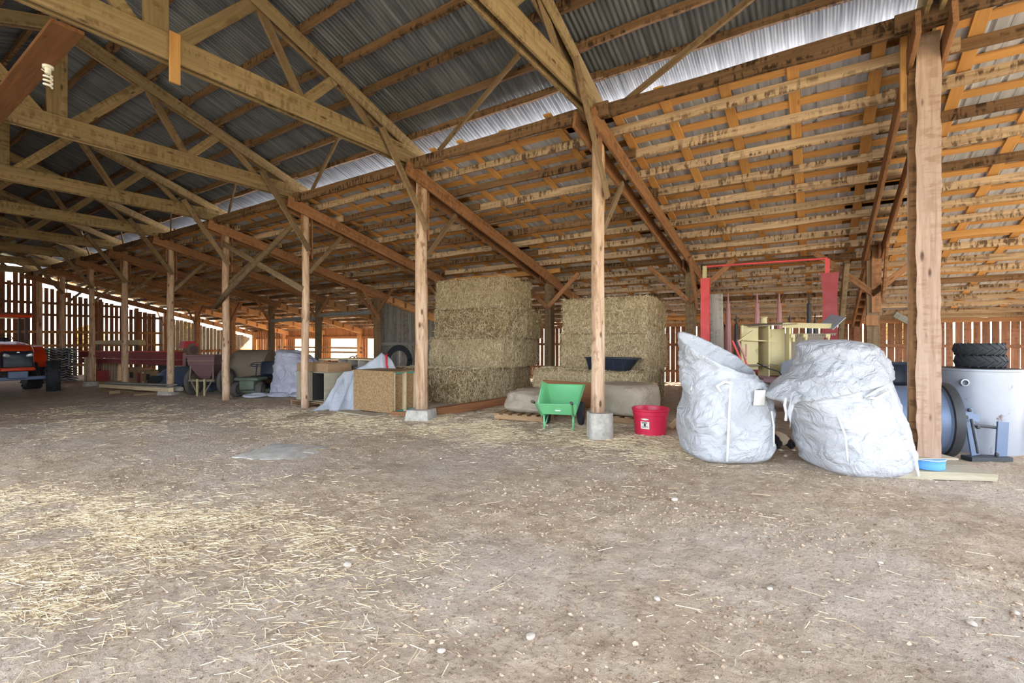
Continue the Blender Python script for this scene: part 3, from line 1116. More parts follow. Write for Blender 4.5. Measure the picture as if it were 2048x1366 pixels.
board('corner_brace', (X3 - .3, -2.6, 1.55), (X3 - .6, -1.7, 2.15), .06, .16, 'greyblue_board', wside)

wwin = root('wall_window', 'board side wall with open window holes towards the yard', 'wall', (X3, 23, -.3), kind='structure')
OPEN = ((19.74, 20.6), (21.37, 23.81), (25.15, 27.31))
y = 14.1
while y < 32.2:
    w_ = .19
    inside = any(a < y < c for a, c in OPEN)
    for z0, z1 in (((-.42, .22), (1.62, 2.16)) if inside else ((-.42, 2.16),)):
        w2 = w_ if not (y > 28.2) else rg.uniform(.15, .19)
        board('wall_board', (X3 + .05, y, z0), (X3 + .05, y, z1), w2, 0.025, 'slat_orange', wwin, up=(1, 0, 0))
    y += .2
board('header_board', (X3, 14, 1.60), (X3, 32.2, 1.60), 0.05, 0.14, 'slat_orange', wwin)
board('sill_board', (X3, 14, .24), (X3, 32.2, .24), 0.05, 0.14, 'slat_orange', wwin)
for z in (.78, 1.02):
    board('rail', (X3 - .12, 20.8, z), (X3 - .12, 29.0, z + (.0 if z > 1 else -.05)), 0.05, 0.10, 'truss_old', wwin)
for Y in (17.4, 21.1, 24.6, 28.45, 31.9):
    board('wall_post', (X3 - .1, Y, -.4), (X3 - .1, Y, 2.0), .2, .2, 'rafter_new', wwin, up=(1, 0, 0))

wpart = root('wall_partition', 'silvery vertical board partition inside the lean-to', 'wall', (14.5, 13.98, -.25), kind='structure')
x = 12.1
while x < 17.0:
    board('wall_board', (x, 14.02, -.25), (x, 14.02, zr(x) - .06), .025, rg.uniform(.185, .2) if not 0.1 < (x % 1.2) < .3 else .15, 'greyblue_board', wpart, up=(1, 0, 0))
    x += .205
for z in (.3, 1.3):
    board('girt', (12.0, 13.96, z), (17.0, 13.96, z), .05, .12, 'greyblue_board', wpart)
wfr = root('wall_front', 'closed board wall along the near side of the barn', 'wall', (-2.3, 20, -.3), kind='structure')  # never in view; added to block daylight and darken the far left
y = 11.5
while y < 32.4:
    board('wall_board', (-2.3, y, -.45), (-2.3, y, 4.9), .21, .025, 'slat', wfr, up=(1, 0, 0))
    y += .205

# ------------------------------------------------------------------ trees outside, seen through the slats
def tree(x, y, h, lab, seed):
    t = root('autumn_tree', lab, 'tree', (x, y, zg(x, y) - .1 + max(0, (x - 40) * .04)), group='trees beyond the barn')
    b = MB()
    b.tube([(0, 0, 0), (.1, 0, h * .3), (0, .1, h * .7)], [.22, .16, .06], 8)
    b.build('trunk', 'bark', t)
    r = np.random.RandomState(seed)
    n = 900
    p = r.normal(size=(n, 3))
    p /= np.linalg.norm(p, axis=1)[:, None]
    p *= (r.uniform(.4, 1, n) ** .5)[:, None] * np.array([h * .3, h * .3, h * .4])
    p[:, 2] += h * .62
    b = MB()
    for q in p:
        a = r.uniform(0, 6.28)
        e = r.uniform(.15, .3)
        d1 = np.array([math.cos(a), math.sin(a), r.uniform(-.5, .5)]) * e
        d2 = np.array([-math.sin(a), math.cos(a), r.uniform(-.8, .8)]) * e
        b.add([q - d1, q + d2, q + d1, q - d2], [(0, 1, 2, 3)])
    tag(b.build('leaves', 'leafmat', t), kind='stuff')


for i, (x, y, h) in enumerate(((3, 56, 3.6), (9, 62, 4.2), (15, 57, 3.4), (24, 60, 4), (43, 34, 3.6), (48, 22, 3.4), (42, 46, 4), (40, 4, 3), (44, -5, 3.4))):
    tree(x, y, h, ['rounded golden tree beyond the tractor end wall', 'taller golden tree beyond the red elevator', 'small yellow tree beyond the grey board wall', 'broad yellow tree past the barn corner',
                   'yellow tree seen through the far window hole', 'yellow tree seen through the wide window hole', 'yellow tree behind the corner post', 'yellow tree beyond the red wagon', 'yellow tree beyond the stacked tyres'][i], i)
# ------------------------------------------------------------------ fast quad soup for stalks
def quads_mesh(name, arr, mat):
    n = len(arr)
    me = bpy.data.meshes.new(name)
    me.vertices.add(n * 4)
    me.vertices.foreach_set('co', np.asarray(arr, dtype=np.float32).reshape(-1))
    me.loops.add(n * 4)
    me.loops.foreach_set('vertex_index', np.arange(n * 4, dtype=np.int32))
    me.polygons.add(n)
    me.polygons.foreach_set('loop_start', np.arange(0, n * 4, 4, dtype=np.int32))
    me.update(calc_edges=True)
    me.validate()
    me.materials.append(MT[mat])
    return me


def stalks(p, d, wid, length, r):
    """strips centred at p along d, facing random ways"""
    d = d / np.linalg.norm(d, axis=1)[:, None]
    up = r.normal(size=p.shape)
    s = np.cross(d, up)
    s /= np.linalg.norm(s, axis=1)[:, None] + 1e-9
    s *= wid[:, None]
    h = d * (length / 2)[:, None]
    return np.stack([p - h - s, p - h + s, p + h + s, p + h - s], axis=1)


# ------------------------------------------------------------------ hay bales
def bale(lab, x0, x1, y0, y1, z0, z1, mat, seed, group, n_st=5200):
    c = Vector(((x0 + x1) / 2, (y0 + y1) / 2, z0))
    t = root('hay_bale', lab, 'hay bale', c, group=group)
    hx, hy, hz = (x1 - x0) / 2, (y1 - y0) / 2, (z1 - z0) / 2
    r = 0.06
    bm = bmesh.new()
    vs = {}

    def vert(p):
        k = (round(p[0], 4), round(p[1], 4), round(p[2], 4))
        if k not in vs:
            q = Vector((max(-hx + r, min(hx - r, p[0])), max(-hy + r, min(hy - r, p[1])), max(-hz + r, min(hz - r, p[2]))))
            d = Vector(p) - q
            d.normalize()
            o = q + d * r
            n1 = nz(o.x * 3 + seed, o.y * 3, o.z * 3)
            fl = nz(o.y * 16 + seed * 2, o.x * 16, o.z * 1.5)
            n2 = nz(o.x * 22, o.y * 22 + seed, o.z * 22)
            o = o + d * (0.022 * n1 + 0.014 * fl + 0.012 * n2)
            vs[k] = bm.verts.new((o.x, o.y, o.z + hz))
        return vs[k]

    st = 0.055
    ax = [np.linspace(-h, h, max(2, int(2 * h / st)) + 1) for h in (hx, hy, hz)]
    for a, b_, c_ in ((0, 1, 2), (1, 2, 0), (2, 0, 1)):
        for sg, hc in ((-1, -(hx, hy, hz)[c_]), (1, (hx, hy, hz)[c_])):
            A, B = ax[a], ax[b_]
            for i in range(len(A) - 1):
                for j in range(len(B) - 1):
                    q = []
                    for (u, v) in ((i, j), (i + 1, j), (i + 1, j + 1), (i, j + 1)):
                        p = [0, 0, 0]
                        p[a], p[b_], p[c_] = A[u], B[v], hc
                        q.append(vert(p))
                    try:
                        bm.faces.new(q if sg > 0 else q[::-1])
                    except ValueError:
                        pass
    me = bpy.data.meshes.new('hay_body')
    bm.to_mesh(me)
    bm.free()
    me.polygons.foreach_set('use_smooth', [True] * len(me.polygons))
    me.materials.append(MT[mat])
    link('hay_body', me, t)
    rs = np.random.RandomState(seed)
    P, D = [], []
    for face, wgt in (('-x', .42), ('-y', .28), ('+z', .2), ('+y', .1)):
        n = int(n_st * wgt)
        u, v = rs.uniform(-1, 1, n), rs.uniform(0, 1, n)
        if face == '-x':
            p = np.stack([np.full(n, -hx), u * hy, v * 2 * hz], 1)
            nrm = np.array([-1, 0, 0])
        elif face == '-y':
            p = np.stack([u * hx, np.full(n, -hy), v * 2 * hz], 1)
            nrm = np.array([0, -1, 0])
        elif face == '+y':
            p = np.stack([u * hx, np.full(n, hy), v * 2 * hz], 1)
            nrm = np.array([0, 1, 0])
        else:
            p = np.stack([u * hx, (v * 2 - 1) * hy, np.full(n, 2 * hz)], 1)
            nrm = np.array([0, 0, 1])
        d = rs.normal(size=(n, 3))
        d = d - (d @ nrm)[:, None] * nrm * 0.75
        if face != '+z':
            d[:, 2] *= 1.3
        P.append(p + nrm * rs.uniform(.0, .022, n)[:, None])
        D.append(d)
    P, D = np.concatenate(P), np.concatenate(D)
    q = stalks(P, D, rs.uniform(.0018, .0042, len(P)), rs.uniform(.04, .16, len(P)), rs)
    tag(link('loose_stalks', quads_mesh('loose_stalks', q, 'haystalk'), t), kind='stuff')
    return t


G1, G2 = 'bales of the tall hay stack', 'bales of the shorter hay stack'
bale('brown bottom hay bale at the front of the tall stack', 8.75, 9.66, 7.09, 9.5, -.12, .71, 'hay_brown', 1, G1)
bale('bottom hay bale of the tall stack, behind the brown one', 9.70, 10.68, 7.05, 9.45, -.12, .72, 'hay', 2, G1)
bale('rearmost bottom hay bale of the tall stack', 10.72, 11.7, 7.02, 9.4, -.12, .72, 'hay', 3, G1, 900)
bale('front hay bale second from the bottom of the tall stack', 9.74, 10.70, 6.72, 9.16, .72, 1.48, 'hay', 4, G1)
bale('rear hay bale second from the bottom of the tall stack', 10.73, 11.66, 6.74, 9.1, .72, 1.48, 'hay', 5, G1, 1200)
bale('front hay bale third from the bottom of the tall stack', 9.84, 10.78, 6.70, 9.06, 1.48, 2.27, 'hay_brown', 6, G1)
bale('rear hay bale third from the bottom of the tall stack', 10.81, 11.74, 6.66, 9.0, 1.48, 2.26, 'hay', 7, G1, 1200)
bale('topmost front hay bale of the tall stack, smudged dark', 9.80, 10.66, 6.74, 8.98, 2.27, 3.06, 'hay', 8, G1)
bale('topmost rear hay bale of the tall stack', 10.69, 11.36, 6.78, 8.95, 2.26, 3.04, 'hay', 9, G1, 1200)
bale('wide bottom hay bale carrying the black sled tub', 9.98, 10.94, 3.14, 5.95, -.06, .73, 'hay', 11, G2)
bale('bottom rear hay bale of the shorter stack', 10.98, 11.75, 3.2, 5.85, -.06, .72, 'hay_brown', 12, G2, 900)
bale('middle hay bale of the shorter stack, behind the black tub', 10.52, 11.46, 3.24, 5.46, .74, 1.58, 'hay', 13, G2)
bale('middle rear hay bale of the shorter stack', 11.5, 12.4, 3.3, 5.4, .72, 1.58, 'hay', 14, G2, 900)
bale('topmost hay bale of the shorter stack', 10.54, 11.5, 3.30, 5.42, 1.58, 2.44, 'hay', 15, G2)
bale('topmost rear hay bale of the shorter stack', 11.53, 12.4, 3.34, 5.35, 1.58, 2.40, 'hay', 16, G2, 900)

# black sled tub lying on the wide bale
t = root('sled_tub', 'black plastic sled tub lying on the wide hay bale', 'tub', (10.22, 3.98, .745), math.radians(-97))


def tub_ring(L0, L1, w_, z, n=10):
    pts = []
    for i in range(n):
        a = -math.pi / 2 + math.pi * i / (n - 1)
        pts.append((L1 - w_ * .6 + w_ * .6 * math.cos(a), w_ * math.sin(a), z))
    for i in range(n):
        a = math.pi / 2 + math.pi * i / (n - 1)
        pts.append((L0 + w_ * .25 + w_ * .25 * math.cos(a), w_ * math.sin(a), z))
    return pts


b = MB()
b.loft([tub_ring(-.52, .40, .16, 0), tub_ring(-.54, .44, .18, .02), tub_ring(-.57, .58, .215, .19), tub_ring(-.60, .65, .24, .285), tub_ring(-.62, .68, .262, .292), tub_ring(-.62, .68, .262, .272),
        tub_ring(-.60, .66, .245, .27), tub_ring(-.58, .62, .225, .27), tub_ring(-.55, .55, .20, .18), tub_ring(-.52, .42, .165, .03)])
b.build('tub_shell', 'black_plastic', t, smooth=True)
for x in (-.35, -.1, .15, .38):
    b = MB()
    b.box((x, -.205, .15), (.05, .02, .20), (math.radians(14), 0, 0))
    b.build('stiffening_rib', 'black_plastic', t)

# ------------------------------------------------------------------ bulk bags
def ring_surface(rings, n=110, levels=90, sq=3.2, fold=0.02, seed=0.0, ff=(5, 5, 4), crease=0.0):
    """rings: (z, u0, u1, v0, v1, tilt, squareness); returns lofted rings with folds"""
    R = np.array([tuple(q) + (0.0,) * (9 - len(q)) for q in rings], dtype=float)
    cum = np.concatenate([[0], np.cumsum(np.linalg.norm(np.diff(R[:, :5], axis=0), axis=1))])
    cum /= cum[-1]
    out = []
    for l in range(levels + 1):
        f = l / levels
        k = min(len(cum) - 2, max(0, int(np.searchsorted(cum, f) - 1)))
        tt = (f - cum[k]) / (cum[k + 1] - cum[k])
        p0, p1, p2, p3 = R[max(k - 1, 0)], R[k], R[k + 1], R[min(k + 2, len(R) - 1)]
        q = 0.5 * ((2 * p1) + (p2 - p0) * tt + (2 * p0 - 5 * p1 + 4 * p2 - p3) * tt ** 2 + (3 * p1 - p0 - 3 * p2 + p3) * tt ** 3)
        z, u0, u1, v0, v1, tilt, e, fm, tv = q
        ring = []
        for j in range(n):
            a = 2 * math.pi * j / n
            ca, sa = math.cos(a), math.sin(a)
            cu = math.copysign(abs(ca) ** (2 / e), ca)
            cv = math.copysign(abs(sa) ** (2 / e), sa)
            u = (u0 + u1) / 2 + (u1 - u0) / 2 * cu
            v = (v0 + v1) / 2 + (v1 - v0) / 2 * cv
            zz = z + tilt * (u - (u0 + u1) / 2) + tv * (v - (v0 + v1) / 2)
            n1 = nz(u * ff[0] + seed, v * ff[1], zz * ff[2])
            n2 = nz(u * ff[0] * 2.3 - seed, v * ff[1] * 2.3, zz * ff[2] * 2.0 + 4)
            n3 = nz(u * 1.7 + 3, v * 1.7 + seed, zz * 4 + u * 3.0)
            n4 = nz((u + zz * .8) * 3.5 + seed, v * 4, (zz - u * .8) * 15)
            n5 = nz((u - zz) * 14, v * 6 + seed, (zz + u) * 4)
            cr = crease * .55 * ((1 - 2 * abs(n4)) + (1 - 2 * abs(n5)) * .7)
            dsp = cr * fold * fm + fold * fm * ((1 - 2 * abs(n1)) * .9 + (1 - 2 * abs(n2)) * .45 + crease * n3)
            ring.append((u + dsp * ca, v + dsp * sa, max(zz + 0.3 * dsp, 0.004)))
        out.append(ring)
    return out


RZV = YAW - math.pi / 2
t = root('bulk_bag', 'slumped white woven bulk bag with its mouth gaping open, nearer the red bucket', 'bulk bag', (6.30, .97, .0), RZV, 'white woven bulk bags')
b = MB()
rg1 = [(0.0, -.46, .44, -.44, .42, 0, 3.4, .3), (.05, -.53, .51, -.50, .46, 0, 3.6, .7), (.18, -.56, .55, -.52, .50, 0, 3.6, 1), (.42, -.57, .57, -.53, .5, 0, 3.4, 1), (.66, -.55, .55, -.50, .46, 0, 3.0, 1.1),
       (.82, -.54, .57, -.45, .42, -.08, 2.6, 1.5), (.93, -.54, .60, -.40, .38, -.20, 2.4, 1.7), (1.02, -.55, .52, -.38, .36, -.28, 2.3, 1.6, .1), (1.10, -.57, .42, -.38, .36, -.34, 2.2, 1.4, .22), (1.18, -.60, .38, -.39, .36, -.40, 2.2, 1.3, .38),
       (1.25, -.63, .36, -.40, .34, -.46, 2.2, 1.0, .52), (1.256, -.61, .34, -.38, .32, -.46, 2.2, 1.0, .52), (1.14, -.55, .30, -.32, .27, -.40, 2.2, 1.0, .40), (.98, -.48, .28, -.26, .24, -.3, 2.2, 1, .2), (.80, -.38, .25, -.2, .2, -.1, 2.2, .5)]
rg1 = [(q[0], q[1] * .83 - .03, q[2] * .83 - .03) + (q[3] * .86, q[4] * .86) + tuple(q[5:]) for q in rg1]
b.loft(ring_surface(rg1, 120, 120, fold=.036, seed=2.3, ff=(2.5, 2.5, 2.2), crease=.5))
b.build('bag_body', 'bag', t, smooth=2)
b = MB()
b.tube([(-.13, -.42, .93), (-.16, -.455, .86), (-.18, -.485, .70), (-.20, -.505, .5), (-.21, -.508, .25), (-.21, -.485, .05)], .014, 6)
b.build('lifting_strap', 'webbing', t, smooth=2)
b = MB()
b.tube([(-.13, -.43, .93), (-.22, -.45, .95), (-.31, -.45, .90), (-.27, -.46, .84)], .018, 6)
b.build('lifting_loop', 'webbing', t, smooth=2)
b = MB()
b.tube([(.30, -.475, .62), (.32, -.485, .45), (.325, -.48, .22)], .009, 6)
b.build('side_seam', 'webbing', t, smooth=2)
b = MB()
b.tube([(-.48, -.19, .92), (-.51, -.21, .84), (-.495, -.22, .76), (-.50, -.22, .70)], .009, 6)
b.build('tie_string', 'webbing', t, smooth=2)
b = MB()
b.rbox((.17, -.462, .77), (.14, .012, .18), .006, 2, (math.radians(8), 0, math.radians(10)))
pch = b.build('document_pouch', 'label', t, smooth=True)
b = MB()
for i in range(6):
    b.box((.17, -.474 + i * .002, .865 - i * .022), (.11 if i % 2 else .09, .002, .005), (math.radians(8), 0, math.radians(10)))
b.build('printed_lines', 'ink', pch)

t = root('bulk_bag', 'heaped white woven bulk bag leaning over, between the other bag and the timber post', 'bulk bag', (6.48, -.30, .0), RZV, 'white woven bulk bags')
b = MB()
rg2 = [(0.0, -.36, .36, -.42, .42, 0, 3.2, .3), (.05, -.42, .41, -.47, .46, 0, 3.2, .8), (.16, -.46, .44, -.50, .48, 0, 3.2, 1), (.34, -.50, .42, -.50, .48, 0, 3.0, 1), (.50, -.55, .39, -.48, .46, 0, 2.9, 1), (.66, -.62, .36, -.45, .44, .03, 2.7, 1.1),
       (.82, -.74, .33, -.42, .44, .14, 2.5, 1.1), (.95, -.78, .29, -.38, .42, .22, 2.4, 1.0), (1.07, -.70, .25, -.34, .40, .24, 2.3, 1.0), (1.18, -.56, .21, -.30, .38, .20, 2.2, 1.0), (1.28, -.48, .14, -.24, .34, .12, 2.2, 1.0), (1.36, -.44, .02, -.14, .28, .02, 2.2, 1.0), (1.39, -.36, -.06, -.04, .2, 0, 2.2, .5)]
rg2s = [(.885, -.84, .31, -.43, .46, .24, 2.5, 1.0), (.92, -.86, .30, -.425, .46, .25, 2.5, 1.2), (.98, -.83, .29, -.40, .44, .26, 2.4, 1.4), (1.08, -.74, .265, -.365, .42, .26, 2.3, 1.5), (1.19, -.60, .225, -.325, .40, .21, 2.2, 1.5), (1.30, -.52, .16, -.265, .37, .12, 2.2, 1.4), (1.385, -.48, .04, -.17, .31, .02, 2.2, 1.2), (1.425, -.38, -.06, -.05, .22, 0, 2.1, .6)]
b.loft(ring_surface(rg2, 130, 110, fold=.024, seed=7.9, ff=(1.8, 1.8, 5.5), crease=.6))
b.build('bag_body', 'bag', t, smooth=2)
b = MB()
b.loft(ring_surface(rg2s, 130, 90, fold=.030, seed=3.1, ff=(1.7, 1.7, 2.3), crease=.55), False, True)
b.build('bag_skirt', 'bag_film', t, smooth=2)
b = MB()
b.tube([(.05, -.45, .95), (.10, -.485, .78), (.14, -.515, .60), (.20, -.535, .40), (.26, -.53, .22), (.30, -.51, .05)], .014, 6)
b.build('lifting_strap', 'webbing', t, smooth=2)
b = MB()
b.tube([(.05, -.43, .95), (-.06, -.46, .92), (-.20, -.47, .84), (-.10, -.48, .83), (.03, -.47, .90)], .016, 6)
b.build('lifting_loop', 'webbing', t, smooth=2)
b = MB()
b.tube([(-.46, -.44, .64), (-.42, -.49, .45), (-.41, -.505, .2)], .010, 6)
b.build('side_seam', 'webbing', t, smooth=2)
b = MB()
vs, fs = sheet_grid(14, 6, lambda u, v: (-.80 - .14 * u + .015 * math.sin(v * 9), -.36 + .05 * math.sin(u * 4), .86 - .07 * v - .30 * u * v + .03 * math.sin(u * 7)))
b.add(vs, fs)
b.build('twisted_neck', 'bag_film', t, smooth=2)
b = MB()
b.tube([(-.93, -.33, .82), (-.95, -.34, .74), (-.93, -.34, .66), (-.94, -.34, .58)], .016, 6)
b.build('hanging_tie', 'webbing', t, smooth=2)

# ------------------------------------------------------------------ red bucket
t = root('muck_bucket', 'red plastic bucket with a white paper label', 'bucket', (7.17, 2.17, zg(7, 2.2) - .005), RZV)
b = MB()
b.lathe([(.215, 0), (.232, .01), (.252, .30), (.262, .305), (.266, .36), (.278, .37), (.280, .395), (.272, .402), (.262, .396), (.252, .36), (.244, .3), (.225, .03), (.001, .025)], 44, cap1=False)
b.build('bucket_body', 'red_plastic', t, smooth=True)
b = MB()
for k, (zz, hh, a0, a1) in enumerate(((.165, .11, -2.45, -1.92),)):
    vs, fs = sheet_grid(10, 1, lambda u, v: ((.2445 + (zz + (v - .5) * hh - .15) * .067 + .002) * math.cos(a0 + (a1 - a0) * u), (.2445 + (zz + (v - .5) * hh - .15) * .067 + .002) * math.sin(a0 + (a1 - a0) * u), zz + (v - .5) * hh))
    b.add(vs, fs)
lb_ = b.build('label', 'label', t)
b = MB()
for (zz, hh, a0, a1) in ((.17, .045, -2.24, -2.12), (.135, .006, -2.4, -1.98), (.148, .006, -2.38, -2.0), (.192, .006, -2.36, -2.02), (.205, .01, -2.4, -2.05)):
    vs, fs = sheet_grid(5, 1, lambda u, v: ((.2485 + (zz + (v - .5) * hh - .15) * .067 + .001) * math.cos(a0 + (a1 - a0) * u), (.2485 + (zz + (v - .5) * hh - .15) * .067 + .001) * math.sin(a0 + (a1 - a0) * u), zz + (v - .5) * hh))
    b.add(vs, fs)
b.build('print', 'ink', lb_)
b = MB()
vs, fs = sheet_grid(10, 1, lambda u, v: ((.2585 + (v - .5) * .002) * math.cos(-2.43 + .5 * u), (.2585) * math.sin(-2.43 + .5 * u), .255 + (v - .5) * .025 * math.sin(math.pi * min(max(u, .05), .95))))
b.add(vs, fs)
b.build('brand_band', 'label', t)

# ------------------------------------------------------------------ wheels
def tyre_part(name, parent, M, R, wdt, rim, lug, mat='rubber', nl=22, n=40, hubmat='dark', lug_h=.035):
    b = MB()
    hw = wdt / 2
    prof = [(rim, -hw * .75), (rim + .25 * (R - rim), -hw), (R - .22 * (R - rim), -hw), (R, -hw * .72), (R + .008, 0), (R, hw * .72), (R - .22 * (R - rim), hw), (rim + .25 * (R - rim), hw), (rim, hw * .75)]
    b.lathe(prof, n, Matrix.Rotation(math.pi / 2, 4, 'X'), False, False)
    if lug:
        for i in range(nl):
            a = 2 * math.pi * i / nl
            for sgn in (-1, 1):
                aa = a + (math.pi / nl if sgn > 0 else 0)
                p0 = Vector((math.cos(aa) * R, 0, math.sin(aa) * R))
                a2 = aa + .85 * 2 * math.pi / nl
                p1 = Vector((math.cos(a2) * (R - .02), sgn * hw * .98, math.sin(a2) * (R - .02)))
                b.bar(p0, p1, .035 * R / .5, lug_h * 2, (math.cos(aa), 0, math.sin(aa)))
    o = b.build(name, mat, parent, M, smooth=True)
    if hubmat:
        h = MB()
        h.lathe([(rim + .01, -hw * .7), (rim - .03, -hw * .65), (rim * .6, -hw * .2), (rim * .35, -hw * .3), (rim * .3, -hw * .5), (.001, -hw * .5)], 24, Matrix.Rotation(math.pi / 2, 4, 'X'), False, False)
        h.lathe([(rim + .01, hw * .7), (rim - .03, hw * .65), (rim * .6, hw * .2), (rim * .35, hw * .3), (rim * .3, hw * .5), (.001, hw * .5)], 24, Matrix.Rotation(math.pi / 2, 4, 'X'), False, False)
        h.build('hub', hubmat, o, smooth=True)
    return o


# ------------------------------------------------------------------ green wheelbarrow (X forward, Y left)
WBZ = zg(6.9, 3.4)
t = root('wheelbarrow', 'green two-wheeled wheelbarrow with grey grips', 'wheelbarrow', (6.96, 3.60, WBZ), math.radians(18))
LFT, RGT = .30, -.30


def P4(pts, th=.008):
    """thin plate from an outline in 3-D, given real thickness along its normal"""
    pts = [Vector(p) for p in pts]
    nn = (pts[1] - pts[0]).cross(pts[2] - pts[0]).normalized() * th
    n = len(pts)
    vs = [tuple(p) for p in pts] + [tuple(p + nn) for p in pts]
    fs = [tuple(range(n))[::-1], tuple(range(n, 2 * n))] + [(i, (i + 1) % n, (i + 1) % n + n, i + n) for i in range(n)]
    return vs, fs


# tray outline: back lip low, front high
bl, br = (-.34, .31, .42), (-.34, -.31, .42)              # back rim
bbl, bbr = (-.20, .27, .24), (-.20, -.27, .24)            # back of the floor
fbl, fbr = (.30, .22, .26), (.30, -.22, .26)              # front of the floor
ftl, ftr = (.56, .34, .66), (.56, -.34, .66)              # front rim
ml, mr = (.22, .36, .74), (.22, -.36, .70)                # high shoulder of the side walls
for nm, pts in (('tray_floor', [bbl, bbr, fbr, fbl]), ('tray_back', [bl, br, bbr, bbl]), ('tray_front', [ftl, ftr, fbr, fbl]),
                ('tray_side', [bl, bbl, fbl, ftl, ml]), ('tray_side', [br, bbr, fbr, ftr, mr])):
    vs, fs = P4(pts)
    b = MB()
    b.add(vs, fs)
    b.build(nm, 'green_paint', t)
b = MB()
b.tube([bl, ml, ftl, ftr, mr, br, bl], .009, 6)
b.build('rolled_rim', 'green_paint', t, smooth=2)
for s in (1, -1):
    b = MB()
    b.tube([(-.74, s * .29, .50), (-.66, s * .285, .48), (-.36, s * .25, .25), (-.05, s * .24, .21), (.40, s * .2, .22)], .017, 8)
    h = b.build('handle', 'green_paint', t, smooth=2)
    b = MB()
    b.tube([(-.86, s * .295, .525), (-.80, s * .293, .513), (-.72, s * .289, .494)], [.021, .024, .022], 10)
    b.build('grip', 'rubber_dusty', h, smooth=2)
    b = MB()
    b.tube([(-.22, s * .24, .23), (-.20, s * .235, .0)], .014, 8)
    b.tube([(-.19, s * .235, .03), (.12, s * .22, .2)], .010, 8)
    b.build('leg', 'green_paint', t, smooth=2)
    tyre_part('wheel', t, Matrix.Translation((.33, s * .30, .195)), .195, .095, .10, False, 'rubber', hubmat='maroon_paint')
b = MB()
b.tube([(.33, .3, .195), (.33, -.3, .195)], .011, 8)
b.build('axle', 'dark', t)
b = MB()
b.box((-.275, 0, .315), (.004, .09, .016), (0, math.radians(38), 0))
b.build('maker_plate', 'label', t)

# ------------------------------------------------------------------ pallets
def pallet(lab, loc, rz, L=1.1, W=.95, mat='crate', h=.13, group='wooden pallets', tilt=None):
    t = root('pallet', lab, 'pallet', loc, rz, group)
    n = 6
    for i in range(n):
        y = -W / 2 + .05 + i * (W - .1) / (n - 1)
        board('deck_slat', (-L / 2, y, h - .01), (L / 2, y, h - .01), .1, .02, mat, t, world=False)
    for x in (-L / 2 + .04, 0, L / 2 - .04):
        board('stringer', (x, -W / 2, h / 2), (x, W / 2, h / 2), .06, h - .045, mat, t, world=False)
    for y in (-W / 2 + .06, W / 2 - .06):
        board('bottom_slat', (-L / 2, y, .01), (L / 2, y, .01), .09, .018, mat, t, world=False)
    return t


def lump(lab, name, cat, mat, loc, rz, rings, fold=.02, seed=0, n=70, lev=50, group=None, part=None):
    b = MB()
    b.loft(ring_surface(rings, n, lev, fold=fold, seed=seed, crease=.35, ff=(3.4, 3.4, 2.4)))
    o = b.build(name, mat, None, Matrix.Translation(loc) @ Matrix.Rotation(rz, 4, 'Z'), smooth=2)
    return tag(o, lab, cat, group)


pallet('pallet under the film-wrapped sacks, left of the wheelbarrow', (7.60, 4.62, zg(7, 4.6)), math.radians(12), .95, 1.0)
lump('dusty film-wrapped sacks on the pallet, left of the wheelbarrow', 'wrapped_sacks', 'sacks', 'film', (7.72, 4.58, zg(7, 4.6) + .135), math.radians(12),
     [(0, -.34, .36, -.42, .46, 0, 3, .4), (.06, -.38, .4, -.46, .5, 0, 3, 1), (.2, -.36, .4, -.44, .48, 0, 2.6, 1.3), (.32, -.3, .36, -.34, .40, 0, 2.4, 1.6), (.40, -.15, .25, -.2, .2, 0, 2.2, 1)], .03, 3)
pallet('pallet under the draped boxes, right of the wheelbarrow', (8.30, 2.95, zg(8, 3)), math.radians(-8), 1.1, 1.1)
lump('boxes draped in dusty film behind the concrete footing', 'wrapped_boxes', 'boxes', 'film', (8.30, 2.95, zg(8, 3) + .135), math.radians(-8),
     [(0, -.48, .5, -.5, .5, 0, 4, .3), (.05, -.5, .5, -.52, .52, 0, 4, 1), (.25, -.46, .5, -.5, .5, 0, 3.6, 1.2), (.42, -.42, .48, -.48, .5, 0, 3.4, 1.4), (.50, -.36, .44, -.4, .44, 0, 3.2, 1), (.51, -.2, .3, -.2, .25, 0, 3, .5)], .025, 9)
o = board('plywood_sheet', (9.25, 5.2, zg(9, 4) + .28), (9.25, 2.75, zg(9, 4) + .24), .03, .60, 'plank_red', up=(-.25, 0, 1))
tag(o, 'reddish plywood panel leaning against the wide bottom hay bale', 'panel')
o = board('panel_post', (9.16, 2.72, zg(9, 3)), (9.30, 2.72, .58), .09, .05, 'crate')
tag(o, 'short upright board at the end of the reddish plywood panel', 'board')
o = board('squared_beam', (6.98, 6.42, zg(7, 6.4) + .075), (9.7, 6.10, zg(9, 6) + .085), .16, .16, 'plank_red')
tag(o, 'long reddish squared beam lying on straw before the hay', 'beam')
# pieces leaning between the bucket and the bag
for i, (p0, p1, lab) in enumerate((((7.75, 2.02, .02), (7.95, 1.62, .50), 'pale pallet board leaning behind the red bucket, upper of two'), ((7.62, 1.86, .02), (7.86, 1.62, .30), 'pale pallet board leaning behind the red bucket, lower of two'))):
    tag(board('leaning_board', p0, p1, .09, .10, 'pine', up=(1, 0, 0)), lab, 'board', 'boards leaning behind the bucket')

